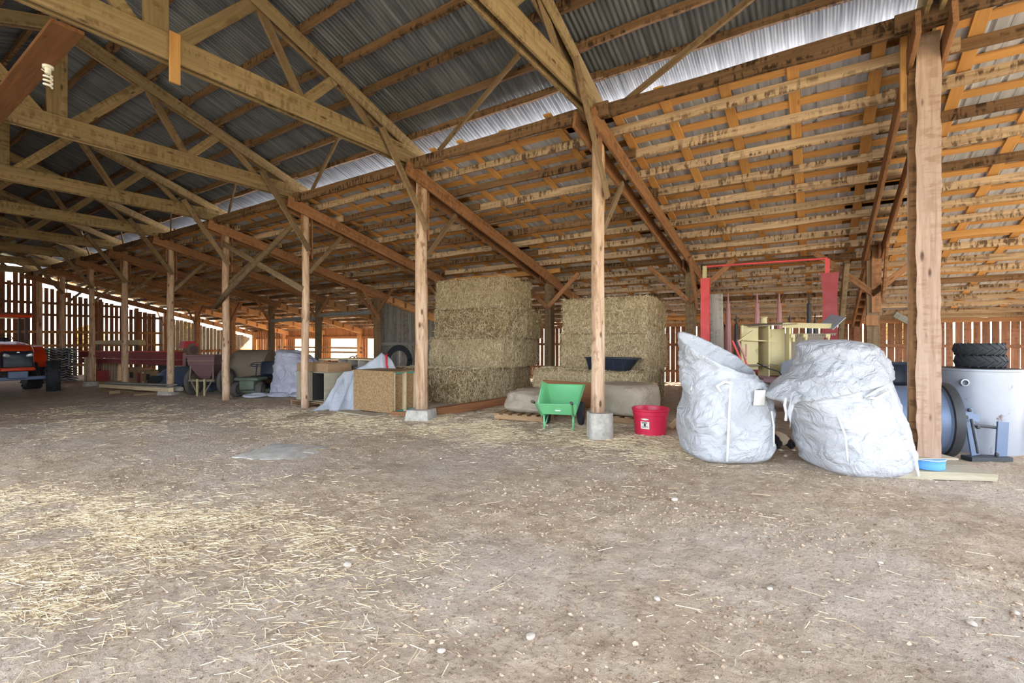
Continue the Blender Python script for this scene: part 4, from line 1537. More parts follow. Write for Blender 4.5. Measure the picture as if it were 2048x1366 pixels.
# ------------------------------------------------------------------ strand-board crate with studs
zc = zg(7, 7.8)
t = root('strand_board_crate', 'large strand-board crate with pale studs on one end', 'crate', (7.05, 7.92, zc + .03), math.radians(2))
b = MB()
b.box((-.36, 0, .42), (.014, 1.20, .84))
b.build('front_panel', 'osb', t)
b = MB()
b.box((.36, 0, .42), (.014, 1.20, .84))
b.build('rear_panel', 'osb', t)
b = MB()
b.box((0, -.50, .42), (.70, .014, .80))
b.build('end_panel', 'osb', t)
b = MB()
b.box((0, .58, .42), (.70, .014, .80))
b.build('end_panel', 'osb', t)
b = MB()
b.box((.02, -.02, .853), (.80, 1.26, .02))
b.build('lid', 'osb', t)
for x in (-.328, .0, .33):
    board('stud', (x, -.552, .0), (x, -.552, .835), .05, .085, 'pine', t, up=(0, 1, 0), world=False)
for z in (.02, .82):
    b = MB()
    b.box((0, -.535, z), (.66, .03, .035))
    b.build('turquoise_edge', 'turq', t)
for z in (.25, .62):
    b = MB()
    b.box((.325, -.597, z), (.045, .004, .10))
    b.build('blue_sticker', 'blue_steel', t)
tag(board('ground_board', (6.45, 8.6, zc + .01), (6.42, 7.4, zc + .012), .30, .03, 'ply'), 'flat grey board on the floor before the strand-board crate', 'board')
tag(board('ground_pole', (6.62, 7.25, zc + .05), (6.78, 6.62, zc + .06), .09, .09, 'rafter'), 'short round pole under the crate end beside the square block', 'pole')

# ------------------------------------------------------------------ white tarp over a heap, red strap on top
TL, TW = (-1.30, -1.12, -.95, -.74, -.5, -.25, -.05, .12, .30, .46), (.02, .66, .80, .86, .96, 1.12, 1.27, 1.18, .9, .40)


def tarp_pt(u, v):
    """u along the ridge from the floor end to the crate end, v from the front hem over the ridge to the back"""
    k = u * (len(TL) - 1)
    a = min(int(k), len(TL) - 2)
    f = k - a
    f = f * f * (3 - 2 * f)
    x = TL[a] * (1 - f) + TL[a + 1] * f
    h = TW[a] * (1 - f) + TW[a + 1] * f
    s = 2 * v - 1
    dn = abs(s) ** 1.15
    spread = .16 + .50 * dn
    y = spread * (1 if s > 0 else -1) * (dn ** .5)
    z = h * (1 - dn)
    fold = .085 * dn * math.sin(u * 26 + 2.2 * math.sin(v * 5)) + .04 * dn * math.sin(u * 61 + 4 * v) + .045 * nz(x * 5, s * 3, 2) + .02 * nz(x * 12 + s * 3, s * 7, 6)
    return (x + .07 * nz(u * 6, v * 4, 1) - .10 * dn * (1 - u), y + fold * (1 if s > 0 else -1) * 1.1, max(z + .5 * fold * (1 - dn), .006 + .006 * nz(x * 9, y * 9)))


b = MB()
vs, fs = sheet_grid(70, 44, tarp_pt)
b.add(vs, fs)
b.add([(x, y, z - .006) for x, y, z in vs], fs)
tp = b.build('white_tarp', 'tarp', None, Matrix.Translation((7.62, 8.62, zg(7, 9))) @ Matrix.Rotation(RZV, 4, 'Z'), smooth=2)
tag(tp, 'white tarp draped over a heap between the cabinet and the strand-board crate', 'tarp')
b = MB()
b.tube([(7.42, 8.25, .62), (7.50, 8.40, .88), (7.60, 8.52, 1.06), (7.68, 8.58, 1.10)], .026, 8)
tag(b.build('red_strap', 'strap', smooth=2), 'red strap lying over the peak of the white tarp', 'strap')

# ------------------------------------------------------------------ plywood cabinet and drawer unit on a pallet
zq = zg(7, 10.3)
pallet('low pallet under the plywood cabinet', (7.15, 10.25, zq), math.radians(90), 1.25, 1.0)
t = root('plywood_cabinet', 'grey plywood cabinet with one dark open bay', 'cabinet', (7.15, 10.22, zq + .135), 0)
b = MB()
b.box((.0, .55, .34), (.8, .02, .68))
b.build('side_panel', 'ply', t)
b = MB()
b.box((.0, -.55, .34), (.8, .02, .68))
b.build('side_panel', 'ply', t)
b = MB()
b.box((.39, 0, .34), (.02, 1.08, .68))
b.build('back_panel', 'ink', t)  # near-black colour stands for the shade inside the open bay
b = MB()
b.box((0, 0, .01), (.8, 1.1, .02))
b.build('bottom_panel', 'ply', t)
b = MB()
b.box((0, 0, .69), (.84, 1.16, .02))
b.build('top_panel', 'ply', t)
for i, y in enumerate((.46, .30, .14, -.02)):
    board('front_board', (-.41, y, .0), (-.41, y, .68), .02, .15, 'ply', t, up=(0, 1, 0), world=False)
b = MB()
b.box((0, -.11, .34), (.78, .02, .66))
b.build('divider', 'ink', t)  # coloured near black to paint shade into the bay
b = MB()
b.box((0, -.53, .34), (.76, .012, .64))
b.build('inner_lining', 'ink', t)  # dark sheet added so the bay's side looks shaded
t = root('shallow_box', 'shallow brown plywood box lying on top of the plywood cabinet', 'box', (7.12, 10.20, zq + .838), math.radians(3))
for nm, c_, d_ in (('bottom', (0, 0, .01), (.66, 1.16, .02)), ('front', (-.33, 0, .10), (.018, 1.16, .20)), ('back', (.33, 0, .10), (.018, 1.16, .20)), ('end', (0, .57, .10), (.66, .018, .20)), ('end', (0, -.57, .10), (.66, .018, .20))):
    b = MB()
    b.box(c_, d_)
    b.build(nm + '_panel', 'crate', t)
t = root('drawer_unit', 'pale wooden pigeonhole unit behind the plywood cabinet', 'drawers', (7.95, 9.75, zq + .02), math.radians(-8))
b = MB()
b.box((.0, 0, .55), (.5, 1.5, .72))
b.build('carcass', 'grey_board', t)
b = MB()
b.box((-.02, 0, 1.09), (.56, 1.56, .022))
b.build('top_panel', 'pine', t)
for y in (-.72, -.24, .24, .72):
    b = MB()
    b.box((-.05, y, 1.0), (.5, .03, .17))
    b.build('divider', 'grey_board', t)
b = MB()
b.box((.18, 0, 1.0), (.02, 1.46, .17))
b.build('back_panel', 'dark', t)
# ------------------------------------------------------------------ red hay wagon frame behind the bags
t = root('hay_wagon', 'red steel wagon frame with tall end posts and tapered stakes', 'wagon', (11.4, 1.0, zg(11, 1)))
A0, B0 = Vector((10.50, 2.02)), Vector((10.86, -.16))
b = MB()
b.box((A0.x - 11.4, A0.y - 1.0, 1.46), (.10, .165, 2.55))
lp = b.build('end_post', 'red_paint', t)
b = MB()
b.box((A0.x - 11.4, A0.y - 1.0 + .01, 2.86), (.05, .075, .27))
b.build('yellow_tip', 'yellow_paint', lp)
b = MB()
b.loft([[(B0.x - 11.4 + x, B0.y - 1.0 + y * k, z) for x, y in ((-.05, -.13), (.05, -.13), (.05, .13), (-.05, .13))] for z, k in ((.2, 1.05), (1.2, 1.0), (2.3, .9), (2.62, 1.05), (2.72, 1.15))])
rp = b.build('end_post', 'maroon_paint', t)
b = MB()
b.box((B0.x - 11.4, B0.y - 1.0 + .04, 2.84), (.05, .075, .30))
b.build('post_tip', 'red_paint', rp)
b = MB()
b.tube([(A0.x - 11.4, A0.y - 1.0, 2.98), (B0.x - 11.4, B0.y - .96, 3.0)], .020, 6)
b.build('top_rail', 'red_paint', t)
for i, (x, y, zt, m) in enumerate(((11.30, 1.70, 2.46, 'pink_paint'), (11.62, 1.16, 2.46, 'pink_paint'), (11.9, .75, 2.46, 'pink_paint'), (12.35, .2, 2.46, 'dark'), (13.1, 1.78, 2.06, 'dark'), (13.8, .64, 2.06, 'dark'), (14.1, .1, 2.1, 'dark'))):
    b = MB()
    b.tube([(x - 11.4, y - 1, .9), (x - 11.4 + .02, y - 1, zt - .22), (x - 11.4 + .02, y - 1, zt - .2), (x - 11.4 + .02, y - 1, zt)], [.085 if m != 'dark' else .055, .04, .02, .014], 8)
    b.build('stake', m, t)
b = MB()
b.box((.9, -.05, .82), (3.4, 2.3, .10))
b.build('deck', 'maroon_paint', t)
for x in (-.3, 2.1):
    for y in (-.95, .85):
        tyre_part('wheel', t, Matrix.Translation((x, y, .36)), .36, .2, .2, False, 'rubber_dusty', hubmat='maroon_paint')
    b = MB()
    b.tube([(x, -.95, .36), (x, .85, .36)], .05, 8)
    b.build('axle', 'dark', t)
for x in (-.3, 2.1):
    b = MB()
    b.box((x, -.05, .58), (.12, 1.2, .42))
    b.build('bolster', 'maroon_paint', t)
o = board('leaning_board', (10.72, 1.80, zg(10, 1.8)), (10.80, 1.86, 2.42), .26, .035, 'grey_board', up=(1, 0, 0))
tag(o, 'wide weathered board standing beside the tall red wagon post', 'board')

# ------------------------------------------------------------------ yellow sheet-metal machine between the bags
t = root('yellow_baler', 'old pale yellow sheet-metal machine with bent top cover', 'machine', (9.2, .52, zg(9, .5)), RZV)
# local X right, Y away; right 0 = px 1580 or so


def plate(name, c, d, mat, rot=None, par=None):
    b = MB()
    b.box(c, d, rot)
    return b.build(name, mat, par or t)


plate('end_plate', (-.58, .0, 1.30), (.30, .02, .74), 'yellow_paint')
plate('inner_plate', (-.30, .06, 1.24), (.02, .34, .86), 'yellow_paint')
plate('edge_flange', (-.72, -.03, 1.30), (.035, .05, .76), 'yellow_paint')
plate('front_plate', (-.10, .12, 1.22), (.38, .02, .80), 'yellow_paint')
plate('edge_flange', (.10, .02, 1.20), (.035, .10, .92), 'yellow_paint')
plate('back_plate', (.30, .40, 1.25), (1.3, .02, .60), 'tan_metal')
plate('shelf', (-.45, .02, 1.42), (.56, .2, .015), 'yellow_paint', (0, .04, 0))
plate('shelf', (-.44, .02, 1.01), (.56, .3, .015), 'tan_metal')
plate('top_cover', (-.22, .10, 1.70), (.80, .42, .012), 'tan_metal', (.1, -.06, 0))
plate('top_cover', (.42, .16, 1.72), (.86, .40, .012), 'yellow_paint', (.05, .02, .04))
plate('cover_lip', (.36, -.06, 1.67), (.82, .012, .075), 'yellow_paint', (.2, .02, 0))
plate('bent_corner', (.84, .02, 1.74), (.30, .30, .012), 'tank_paint', (.3, -.75, 0))
plate('lever', (-.70, -.12, 1.50), (.32, .03, .02), 'yellow_paint', (0, -.62, 0))
plate('chute', (.34, -.10, .92), (.62, .35, .012), 'tan_metal', (.6, -.5, 0))
plate('floor_pan', (.2, .1, .72), (1.5, .6, .03), 'tan_metal')
b = MB()
b.tube([(.12, .02, 1.50), (.4, .0, 1.52), (.9, .0, 1.54)], .010, 6)
for i in range(20):
    b.box((.14 + i * .038, -.01, 1.50 + .001 * i), (.022, .02, .022))
b.build('knotter_shaft', 'tan_metal', t)
for x in (.13, .34, .72):
    b = MB()
    b.box((x, -.04, 1.50), (.07, .05, .06))
    b.box((x + .01, -.05, 1.45), (.03, .04, .10))
    b.build('knotter', 'yellow_paint', t)
b = MB()
b.lathe([(.06, 0), (.055, .02), (.05, .09), (.062, .10), (.062, .115)], 18, Matrix.Translation((-.28, .1, 1.715)))
b.build('collar', 'yellow_paint', t, smooth=True)
for s in (-.7, .9):
    tyre_part('wheel', t, Matrix.Translation((s, .5, .40)) @ Matrix.Rotation(math.pi / 2, 4, 'Z'), .38, .22, .2, False, 'rubber', hubmat='yellow_paint')
b = MB()
b.box((.1, .45, .58), (1.7, .12, .16))
b.build('chassis', 'yellow_paint', t)
for i, (x0, z0, x1, z1) in enumerate(((-.95, 1.42, -.84, 1.12), (-.86, 1.42, -.74, 1.10), (-.80, 1.3, -.66, .8), (-.72, 1.36, -.74, 1.16))):
    b = MB()
    b.tube([(x0, -.18, z0), (x1, -.22, z1)], .016, 6)
    b.build('lever_rod', 'red_paint' if i % 2 == 0 else 'pink_paint', t)
b = MB()
b.tube([(-.55, -.2, 1.05), (-.4, -.28, .96), (-.25, -.3, .92), (-.16, -.28, .82), (-.3, -.3, .74)], .010, 6)
b.build('hose', 'wire', t, smooth=2)
plate('gear_cover', (-.36, -.26, .78), (.34, .2, .06), 'hopper', (.2, .1, 0))
plate('guard_sheet', (.08, -.2, 1.0), (.5, .02, .34), 'tank_paint', (.6, -.3, 0))

# ------------------------------------------------------------------ big steel tank, drum, bracket, tyres, tubs on the right
t = root('steel_tank', 'upright white steel tank streaked with rust', 'tank', (8.55, -1.72, zg(8, -1.7)))
b = MB()
R = .44
b.lathe([(R, 0), (R, 1.03), (R + .012, 1.035), (R + .012, 1.06), (R - .02, 1.06), (R - .03, .98), (R - .03, .05), (.001, .04)], 48, cap1=False)
b.build('tank_shell', 'tank_paint', t, smooth=True)
b = MB()
b.lathe([(.045, 0), (.045, .05), (.032, .052), (.03, 0)], 18, Matrix.Translation((-.415, .20, .89)) @ Matrix.Rotation(-math.pi / 2, 4, 'Y') @ Matrix.Rotation(.3, 4, 'X'))
b.build('pipe_socket', 'tank_paint', t, smooth=True)
b = MB()
b.lathe([(R - .02, 0), (R - .02, .012), (.001, .015)], 40, Matrix.Translation((0, 0, 1.05)), True, False)
b.build('tank_lid', 'dark', t)
zt_ = zg(8, -1.7) + 1.075


def tyre_thing(lab, loc, R, wdt, rim, nl=20, group=None, rot=None):
    t = root('tractor_tyre_casing', lab, 'tyre', loc, 0.0, group)
    tyre_part('carcass', t, Matrix.Translation((0, 0, wdt / 2)) @ (rot if rot is not None else Matrix.Rotation(math.pi / 2, 4, 'X')), R, wdt, rim, True, 'rubber', nl, 40, None, .02)
    return t


tyre_thing('lower of two lugged tyres stacked on the white tank', (8.62, -1.78, zt_), .245, .15, .14, 18, 'tyres on the steel tank')
tyre_thing('upper of two lugged tyres stacked on the white tank', (8.63, -1.77, zt_ + .158), .245, .15, .14, 18, 'tyres on the steel tank')

t = root('steel_drum', 'blue-grey steel drum lying on its side behind the timber post', 'drum', (7.50, -.98, zg(7.4, -1)), math.radians(12))
b = MB()
MD = Matrix.Translation((.25, .0, .44)) @ Matrix.Rotation(math.radians(90), 4, 'X') @ Matrix.Rotation(math.radians(0), 4, 'Z')
b.lathe([(.36, -.42), (.40, -.38), (.41, .28), (.43, .30), (.445, .34), (.445, .38), (.42, .40), (.40, .38), (.34, .40), (.001, .47)], 48, MD)
b.build('drum_shell', 'blue_steel', t, smooth=True)
b = MB()
b.lathe([(.43, .30), (.455, .31), (.46, .36), (.455, .40), (.43, .41)], 48, MD, False, False)
b.build('rim_band', 'dark', t, smooth=True)
b = MB()
b.rbox((.25, .05, .06), (.7, .5, .10), .03, 2)
b.build('cradle', 'dark', t)

t = root('steel_bracket', 'blue-grey steel bracket frame standing before the white tank', 'bracket', (7.72, -1.62, zg(7.7, -1.6)), RZV)
b = MB()
b.box((-.14, 0, .34), (.10, .02, .56), (0, -.16, 0))
b.build('upright_plate', 'blue_steel', t)
b = MB()
b.box((-.20, -.02, .52), (.26, .02, .09), (0, .12, 0))
b.build('ear_plate', 'blue_steel', t)
b = MB()
b.box((.20, -.02, .24), (.13, .02, .44), (0, .06, 0))
b.build('upright_plate', 'blue_steel', t)
b = MB()
b.tube([(-.12, 0, .42), (.22, 0, .38)], .018, 8)
b.build('cross_rod', 'dark', t)
b = MB()
b.box((.02, -.02, .03), (.48, .14, .05))
b.build('foot_bar', 'dark', t)
b = MB()
b.tube([(-.20, -.06, .50), (-.14, -.08, .1)], .014, 8)
b.build('link_rod', 'dark', t)
for x, z in ((-.24, .52), (-.10, .40), (.12, .08), (-.2, .60)):
    b = MB()
    b.lathe([(.022, 0), (.022, .02), (.012, .025)], 6, Matrix.Translation((x, -.03, z)) @ Matrix.Rotation(math.pi / 2, 4, 'X'))
    b.build('bolt', 'dark', t)


def round_tub(lab, loc, R, h, mat, name='stock_tub'):
    b = MB()
    b.lathe([(R * .9, 0), (R * .93, .02), (R * .95, h * .32), (R * .98, h * .34), (R * .98, h * .38), (R * .96, h * .4), (R * .98, h * .7), (R * 1.01, h * .72), (R * 1.01, h * .76), (R, h * .78), (R * 1.02, h - .02), (R * 1.04, h), (R * .99, h), (R * .94, .06), (.001, .05)], 44, cap1=False)
    o = b.build(name, mat, None, Matrix.Translation(loc), smooth=True)
    return tag(o, lab, 'tub', 'round black tubs')


round_tub('black ribbed stock tub behind the leaning white bag', (9.75, -.98, zg(9.7, -1)), .56, 1.06, 'black_plastic')
t = root('galvanised_tank', 'dented blue-grey metal trough at the right edge behind the tank', 'trough', (10.2, -3.02, .42), math.radians(20))
b = MB()
b.lathe([(.60, 0), (.62, .02), (.62, .42), (.65, .44), (.65, .47), (.61, .47), (.58, .05), (.001, .04)], 40, cap1=False)
b.build('trough_shell', 'blue_steel', t, smooth=True)
b = MB()
b.box((0, 0, -.17), (1.0, .9, .28))
b.build('stand', 'dark', t)
tyre_thing('lower black tyre of the pair at the right edge', (10.3, -3.05, .905), .33, .20, .18, 18, 'tyres on the trough')
tyre_thing('upper black tyre of the pair at the right edge', (10.32, -3.02, 1.11), .33, .20, .18, 18, 'tyres on the trough')
t = root('hydraulic_jack', 'small blue-grey hydraulic jack standing right of the tank', 'jack', (8.62, -2.36, zg(8.6, -2.3)), RZV)
b = MB()
b.lathe([(.055, 0), (.055, .03), (.03, .04), (.03, .30), (.034, .31), (.034, .36), (.018, .37), (.018, .52), (.03, .53), (.03, .57), (.01, .58)], 16)
b.build('ram', 'blue_steel', t, smooth=True)
b = MB()
b.tube([(0, 0, .50), (.10, -.02, .46), (.18, -.02, .38)], .012, 6)
b.build('jack_handle', 'chrome', t, smooth=2)
b = MB()
b.tube([(0, 0, 0), (.0, 0, .02)], .08, 12)
b.build('foot', 'dark', t)
o = board('leaning_rail', (8.75, -2.20, .44), (8.95, -3.1, .36), .05, .07, 'grey_board')
b2 = board('rail_block', (8.85, -2.75, .09), (8.85, -2.75, .36), .10, .12, 'grey_board', o, up=(1, 0, 0))
b3 = board('rail_block', (8.78, -2.32, .09), (8.78, -2.32, .38), .08, .09, 'grey_board', o, up=(1, 0, 0))
tag(o, 'pale wooden rail on blocks beside the hydraulic jack', 'rail')
o = board('steel_stake', (11.6, -1.55, .1), (11.6, -1.52, 1.62), .05, .06, 'blue_steel', up=(1, 0, 0))
tag(o, 'thin upright steel stake behind the timber post', 'stake')

# ------------------------------------------------------------------ cat between the bags
t = root('cat', 'black, buff and white cat crouching between the two white bulk bags', 'cat', (7.06, .42, zg(7.2, .4)), RZV)
me = bpy.data.meshes.new('cat_body')
vp = [(0.02, .0, .13), (.0, .10, .15), (-.03, .20, .14), (-.05, .27, .17), (-.06, .31, .20), (-.07, .36, .195),          # hips, waist, chest, neck, head, muzzle
      (-.055, -.02, .09), (-.07, -.045, .035), (-.07, -.085, .018), (.085, -.02, .09), (.10, -.045, .035), (.10, -.085, .018),  # hind legs
      (-.075, .20, .07), (-.08, .18, .015), (.02, .20, .07), (.02, .18, .015),                                               # front legs
      (.08, -.05, .13), (.13, -.05, .09), (.16, -.02, .04), (.14, .05, .022)]                                               # tail
ed = [(0, 1), (1, 2), (2, 3), (3, 4), (4, 5), (0, 6), (6, 7), (7, 8), (0, 9), (9, 10), (10, 11), (2, 12), (12, 13), (2, 14), (14, 15), (0, 16), (16, 17), (17, 18), (18, 19)]
rad = [.085, .075, .068, .042, .055, .026, .048, .026, .018, .048, .026, .018, .026, .018, .026, .018, .024, .020, .017, .012]
me.from_pydata(vp, ed, [])
o = link('cat_body', me, t)
md = o.modifiers.new('skin', 'SKIN')
for i, r in enumerate(rad):
    me.skin_vertices[0].data[i].radius = (r, r)
me.skin_vertices[0].data[0].use_root = True
md.use_smooth_shade = True
o.modifiers.new('sub', 'SUBSURF').levels = 2
o.modifiers['sub'].render_levels = 2


def cat_mat():
    m, tt, bs = new_mat('patched_cat_fur')
    n = tnoise(tt, coords(tt, (9, 9, 9), False), 1.0, 2, .5)
    sx = tt.nodes.new('ShaderNodeSeparateXYZ')
    tt.links.new(coords(tt, (1, 1, 1), False), sx.inputs[0])
    f = math_(tt, 'ADD', math_(tt, 'ABSOLUTE', math_(tt, 'SUBTRACT', sx.outputs[0], .012)), math_(tt, 'MULTIPLY', math_(tt, 'SUBTRACT', n, .5), .12))
    f = math_(tt, 'SUBTRACT', f, math_(tt, 'MULTIPLY', math_(tt, 'SUBTRACT', sx.outputs[2], .12), .45))
    c = ramp(tt, math_(tt, 'MULTIPLY', f, 5.0), [(.14, S(212, 192, 166)), (.20, S(44, 40, 42))])
    tt.links.new(c, bs.inputs['Base Color'])
    bs.inputs['Roughness'].default_value = .95
    bump(tt, bs, tnoise(tt, coords(tt, (60, 60, 60), False), 1.0, 3), .5, .01)
    return m


me.materials.append(cat_mat())
for s in (-1, 1):
    b = MB()
    b.add([(-.06 + s * .05, .30, .235), (-.06 + s * .012, .30, .25), (-.06 + s * .045, .315, .295), (-.06 + s * .03, .325, .24)], [(0, 1, 2), (1, 3, 2), (3, 0, 2), (0, 3, 1)])
    b.build('ear', 'fur_black', t)
b = MB()
for x in (-.07, .10):
    b.rbox((x, -.095, .012), (.035, .05, .024), .01, 2)
b.build('white_toes', 'fur_white', t, smooth=True)

# ------------------------------------------------------------------ bulb on the tie plank
t = root('light_bulb', 'white spiral lamp hanging from the reddish tie plank', 'lamp', (1.60, 7.5, 4.61))
b = MB()
b.lathe([(.05, -.03), (.052, 0), (.03, .005)], 18)
b.lathe([(.028, -.09), (.03, -.03)], 14)
b.build('lamp_holder', 'lamp', t, smooth=True)
b = MB()
pts = [(.035 * math.cos(a), .035 * math.sin(a), -.10 - .012 * a / 1.6) for a in np.linspace(0, 6 * math.pi, 60)]
b.tube(pts, .012, 6)
b.build('spiral_tube', 'lamp', t, smooth=2)
b = MB()
b.tube([(.03, .05, .02), (.06, .1, .05), (.05, .14, .0), (.0, .06, -.06), (-.05, .02, -.05)], .006, 6)
b.build('cord', 'lamp', t, smooth=2)
# ------------------------------------------------------------------ orange tractor at the far left (X forward, Y to its left)
t = root('tractor', 'orange tractor with canopy roof and lugged front tyre', 'tractor', (4.08, 23.2, -.39), -math.pi / 2)


def hood_ring(x, w_, z0, z1, r=.10):
    return [(x, -w_ / 2, z0), (x, w_ / 2, z0), (x, w_ / 2, z1 - r), (x, w_ / 2 - r * .4, z1 - r * .3), (x, w_ / 2 - r * 1.2, z1), (x, -w_ / 2 + r * 1.2, z1), (x, -w_ / 2 + r * .4, z1 - r * .3), (x, -w_ / 2, z1 - r)]


b = MB()
b.loft([hood_ring(-1.3, .86, .85, 1.78), hood_ring(-.4, .88, .84, 1.74), hood_ring(.25, .86, .82, 1.66), hood_ring(.50, .82, .82, 1.56), hood_ring(.60, .74, .86, 1.42)])
hd = b.build('hood', 'orange_paint', t, smooth=True)
b = MB()
b.loft([hood_ring(.52, .80, .93, 1.50, .08), hood_ring(.60, .76, .90, 1.44, .08), hood_ring(.655, .68, .93, 1.36, .08)])
gr = b.build('grille', 'black_plastic', t, smooth=True)
for s in (-1, 1):
    b = MB()
    b.rbox((.63, s * .24, 1.31), (.08, .25, .12), .04, 3, (s * .25, 0, s * -.35))
    b.build('headlamp', 'glass', gr, smooth=True)
b = MB()
b.rbox((.66, 0, 1.42), (.02, .08, .04), .008, 2)
b.build('badge', 'chrome', gr)
for i in range(5):
    b = MB()
    b.box((.665, 0, 1.0 + i * .05), (.01, .52, .012))
    b.build('grille_bar', 'dark', gr)
b = MB()
b.rbox((.60, 0, .84), (.16, .84, .10), .04, 3)
b.build('chin_bar', 'orange_paint', t, smooth=True)
b = MB()
b.rbox((.62, .0, .66), (.12, .48, .24), .02, 2)
b.build('bumper_plate', 'blue_steel', t)
b = MB()
b.rbox((.30, 0, .52), (.16, 1.9, .13), .03, 2)
b.build('front_axle', 'blue_steel', t)
for s in (-1, 1):
    M = Matrix.Translation((.30, s * .95, .56)) @ Matrix.Rotation(math.radians(-14), 4, 'Z')
    tyre_part('front_wheel', t, M, .54, .36, .30, True, 'rubber', 20, 40, 'orange_paint', .03)
    M = Matrix.Translation((-1.75, s * .80, .76))
    tyre_part('rear_wheel', t, M, .76, .42, .42, True, 'rubber', 22, 40, 'orange_paint', .035)
    b = MB()
    b.tube([(-1.75 + .85 * math.cos(a), s * .80, .76 + .85 * math.sin(a)) for a in np.linspace(.2, 2.6, 12)], .02, 6)
    vs, fs = sheet_grid(12, 1, lambda u, v: (-1.75 + .86 * math.cos(.1 + 2.5 * u), s * (.55 + .5 * v), .76 + .86 * math.sin(.1 + 2.5 * u)))
    b.add(vs, fs)
    vs, fs = sheet_grid(12, 1, lambda u, v: (-1.75 + .83 * math.cos(.1 + 2.5 * u), s * (.55 + .5 * v), .76 + .83 * math.sin(.1 + 2.5 * u)))
    b.add(vs, fs)
    b.build('fender', 'orange_paint', t, smooth=True)
    b = MB()
    b.box((-1.1, s * .52, 2.0), (.07, .07, 1.28))
    b.build('canopy_post', 'dark', t)
    b = MB()
    b.box((-2.0, s * .52, 2.0), (.07, .07, 1.28))
    b.build('canopy_post', 'dark', t)
b = MB()
b.rbox((-1.55, 0, 2.70), (1.45, 1.30, .12), .06, 3)
b.build('canopy', 'orange_paint', t, smooth=True)
b = MB()
b.box((-1.2, 0, .70), (2.4, .46, .45))
b.build('chassis', 'dark', t)
b = MB()
b.rbox((-1.75, 0, 1.42), (.5, .5, .14), .05, 3)
b.rbox((-2.0, 0, 1.68), (.12, .5, .5), .05, 3)
b.build('seat', 'black_plastic', t, smooth=True)
b = MB()
b.tube([(-1.28 + .05 * math.cos(a), .2 * math.cos(a), 1.90 + .2 * math.sin(a) * .5) for a in np.linspace(0, 2 * math.pi, 24)], .014, 6)
b.tube([(-1.28, 0, 1.90), (-1.15, 0, 1.68)], .02, 6)
b.build('steering_wheel', 'black_plastic', t, smooth=2)
for s in (-1, 1):
    b = MB()
    b.tube([(-.9, s * .62, .95), (-.5, s * .66, 1.0), (.2, s * .60, .6)], .045, 6)
    b.build('loader_frame', 'dark', t)

# grey stack of corrugated sheets beside the tractor
t = root('corrugated_stack', 'tall stack of grey corrugated sheets beside the tractor', 'sheets', (6.30, 28.4, -.40), math.radians(4))
for i in range(14):
    b = MB()
    z = .06 + i * .108
    w_ = 1.28 + RG.uniform(-.03, .05)
    vs, fs = sheet_grid(14, 1, lambda u, v: ((u - .5) * w_, -.42, z + (v - .5) * .098))
    rings = [[((u / 10 - .5) * w_, -.40 + .5 * k, z + (.04 if u % 2 else -.02)) for u in range(11)] + [((u / 10 - .5) * w_, -.40 + .5 * k, z - .05 + (.04 if u % 2 else -.02)) for u in range(10, -1, -1)] for k in range(3)]
    b.loft(rings)
    b.build('sheet', 'greyblue_board' if i % 3 else 'steel', t)
b = MB()
b.box((.32, -.43, .92), (.05, .02, .72), (0, .02, 0))
b.build('upright_strap', 'tank_paint', t)

# bundles of boards standing behind the far posts
def bundle(lab, loc, rz, n, w_, h, lean):
    t = root('board_bundle', lab, 'boards', loc, rz, 'standing bundles of boards')
    for i in range(n):
        y = (i - n / 2) * .07
        board('board', (0, y, 0), (lean, y + RG.uniform(-.02, .02), h + RG.uniform(-.06, .04)), w_, .06, 'grey_board' if i % 2 else 'pine', t, up=(0, 1, 0), world=False)
    for z in (.3, .75):
        b = MB()
        b.box((lean * z - .09, 0, z * h), (.01, n * .072, .02))
        b.build('binding_wire', 'dark', t)


bundle('narrow upright bundle of weathered boards beside the corrugated stack', (6.95, 26.5, -.39), .55, 5, .2, 1.08, .02)
bundle('wide upright bundle of weathered boards before the red elevator', (7.86, 27.1, -.39), .5, 12, .2, .98, .04)

# ------------------------------------------------------------------ long planks on blocks
zp = zg(6.3, 19)
t0 = zp + .0
for i, (p0, p1, w_, h, m, lab) in enumerate((((5.95, 21.4, zp + .15), (6.33, 16.75, zp + .23), .14, .12, 'pine', 'longest pale plank of the pile, on the near edge'),
                                             ((6.12, 21.5, zp + .16), (6.55, 16.6, zp + .25), .13, .12, 'grey_board', 'middle plank of the long pile on the floor'),
                                             ((6.0, 21.0, zp + .28), (6.5, 17.0, zp + .36), .20, .04, 'grey_board', 'thin grey board lying on top of the long pile'),
                                             ((5.85, 20.9, zp + .04), (6.2, 18.2, zp + .03), .16, .12, 'truss_old', 'dark low plank under the long pile'))):
    tag(board('long_plank', p0, p1, w_, h, m), lab, 'plank', 'long planks on the floor')
for i, (x, y, w_) in enumerate(((5.92, 19.6, .34), (6.03, 17.9, .32))):
    o = board('plank_block', (x - .25, y + .1, zp + .035), (x + .35, y, zp + .04), .14, .11, 'truss_old')
    tag(o, ['short dark block under the far part of the planks', 'short dark block under the near end of the planks'][i], 'block', 'blocks under the planks')

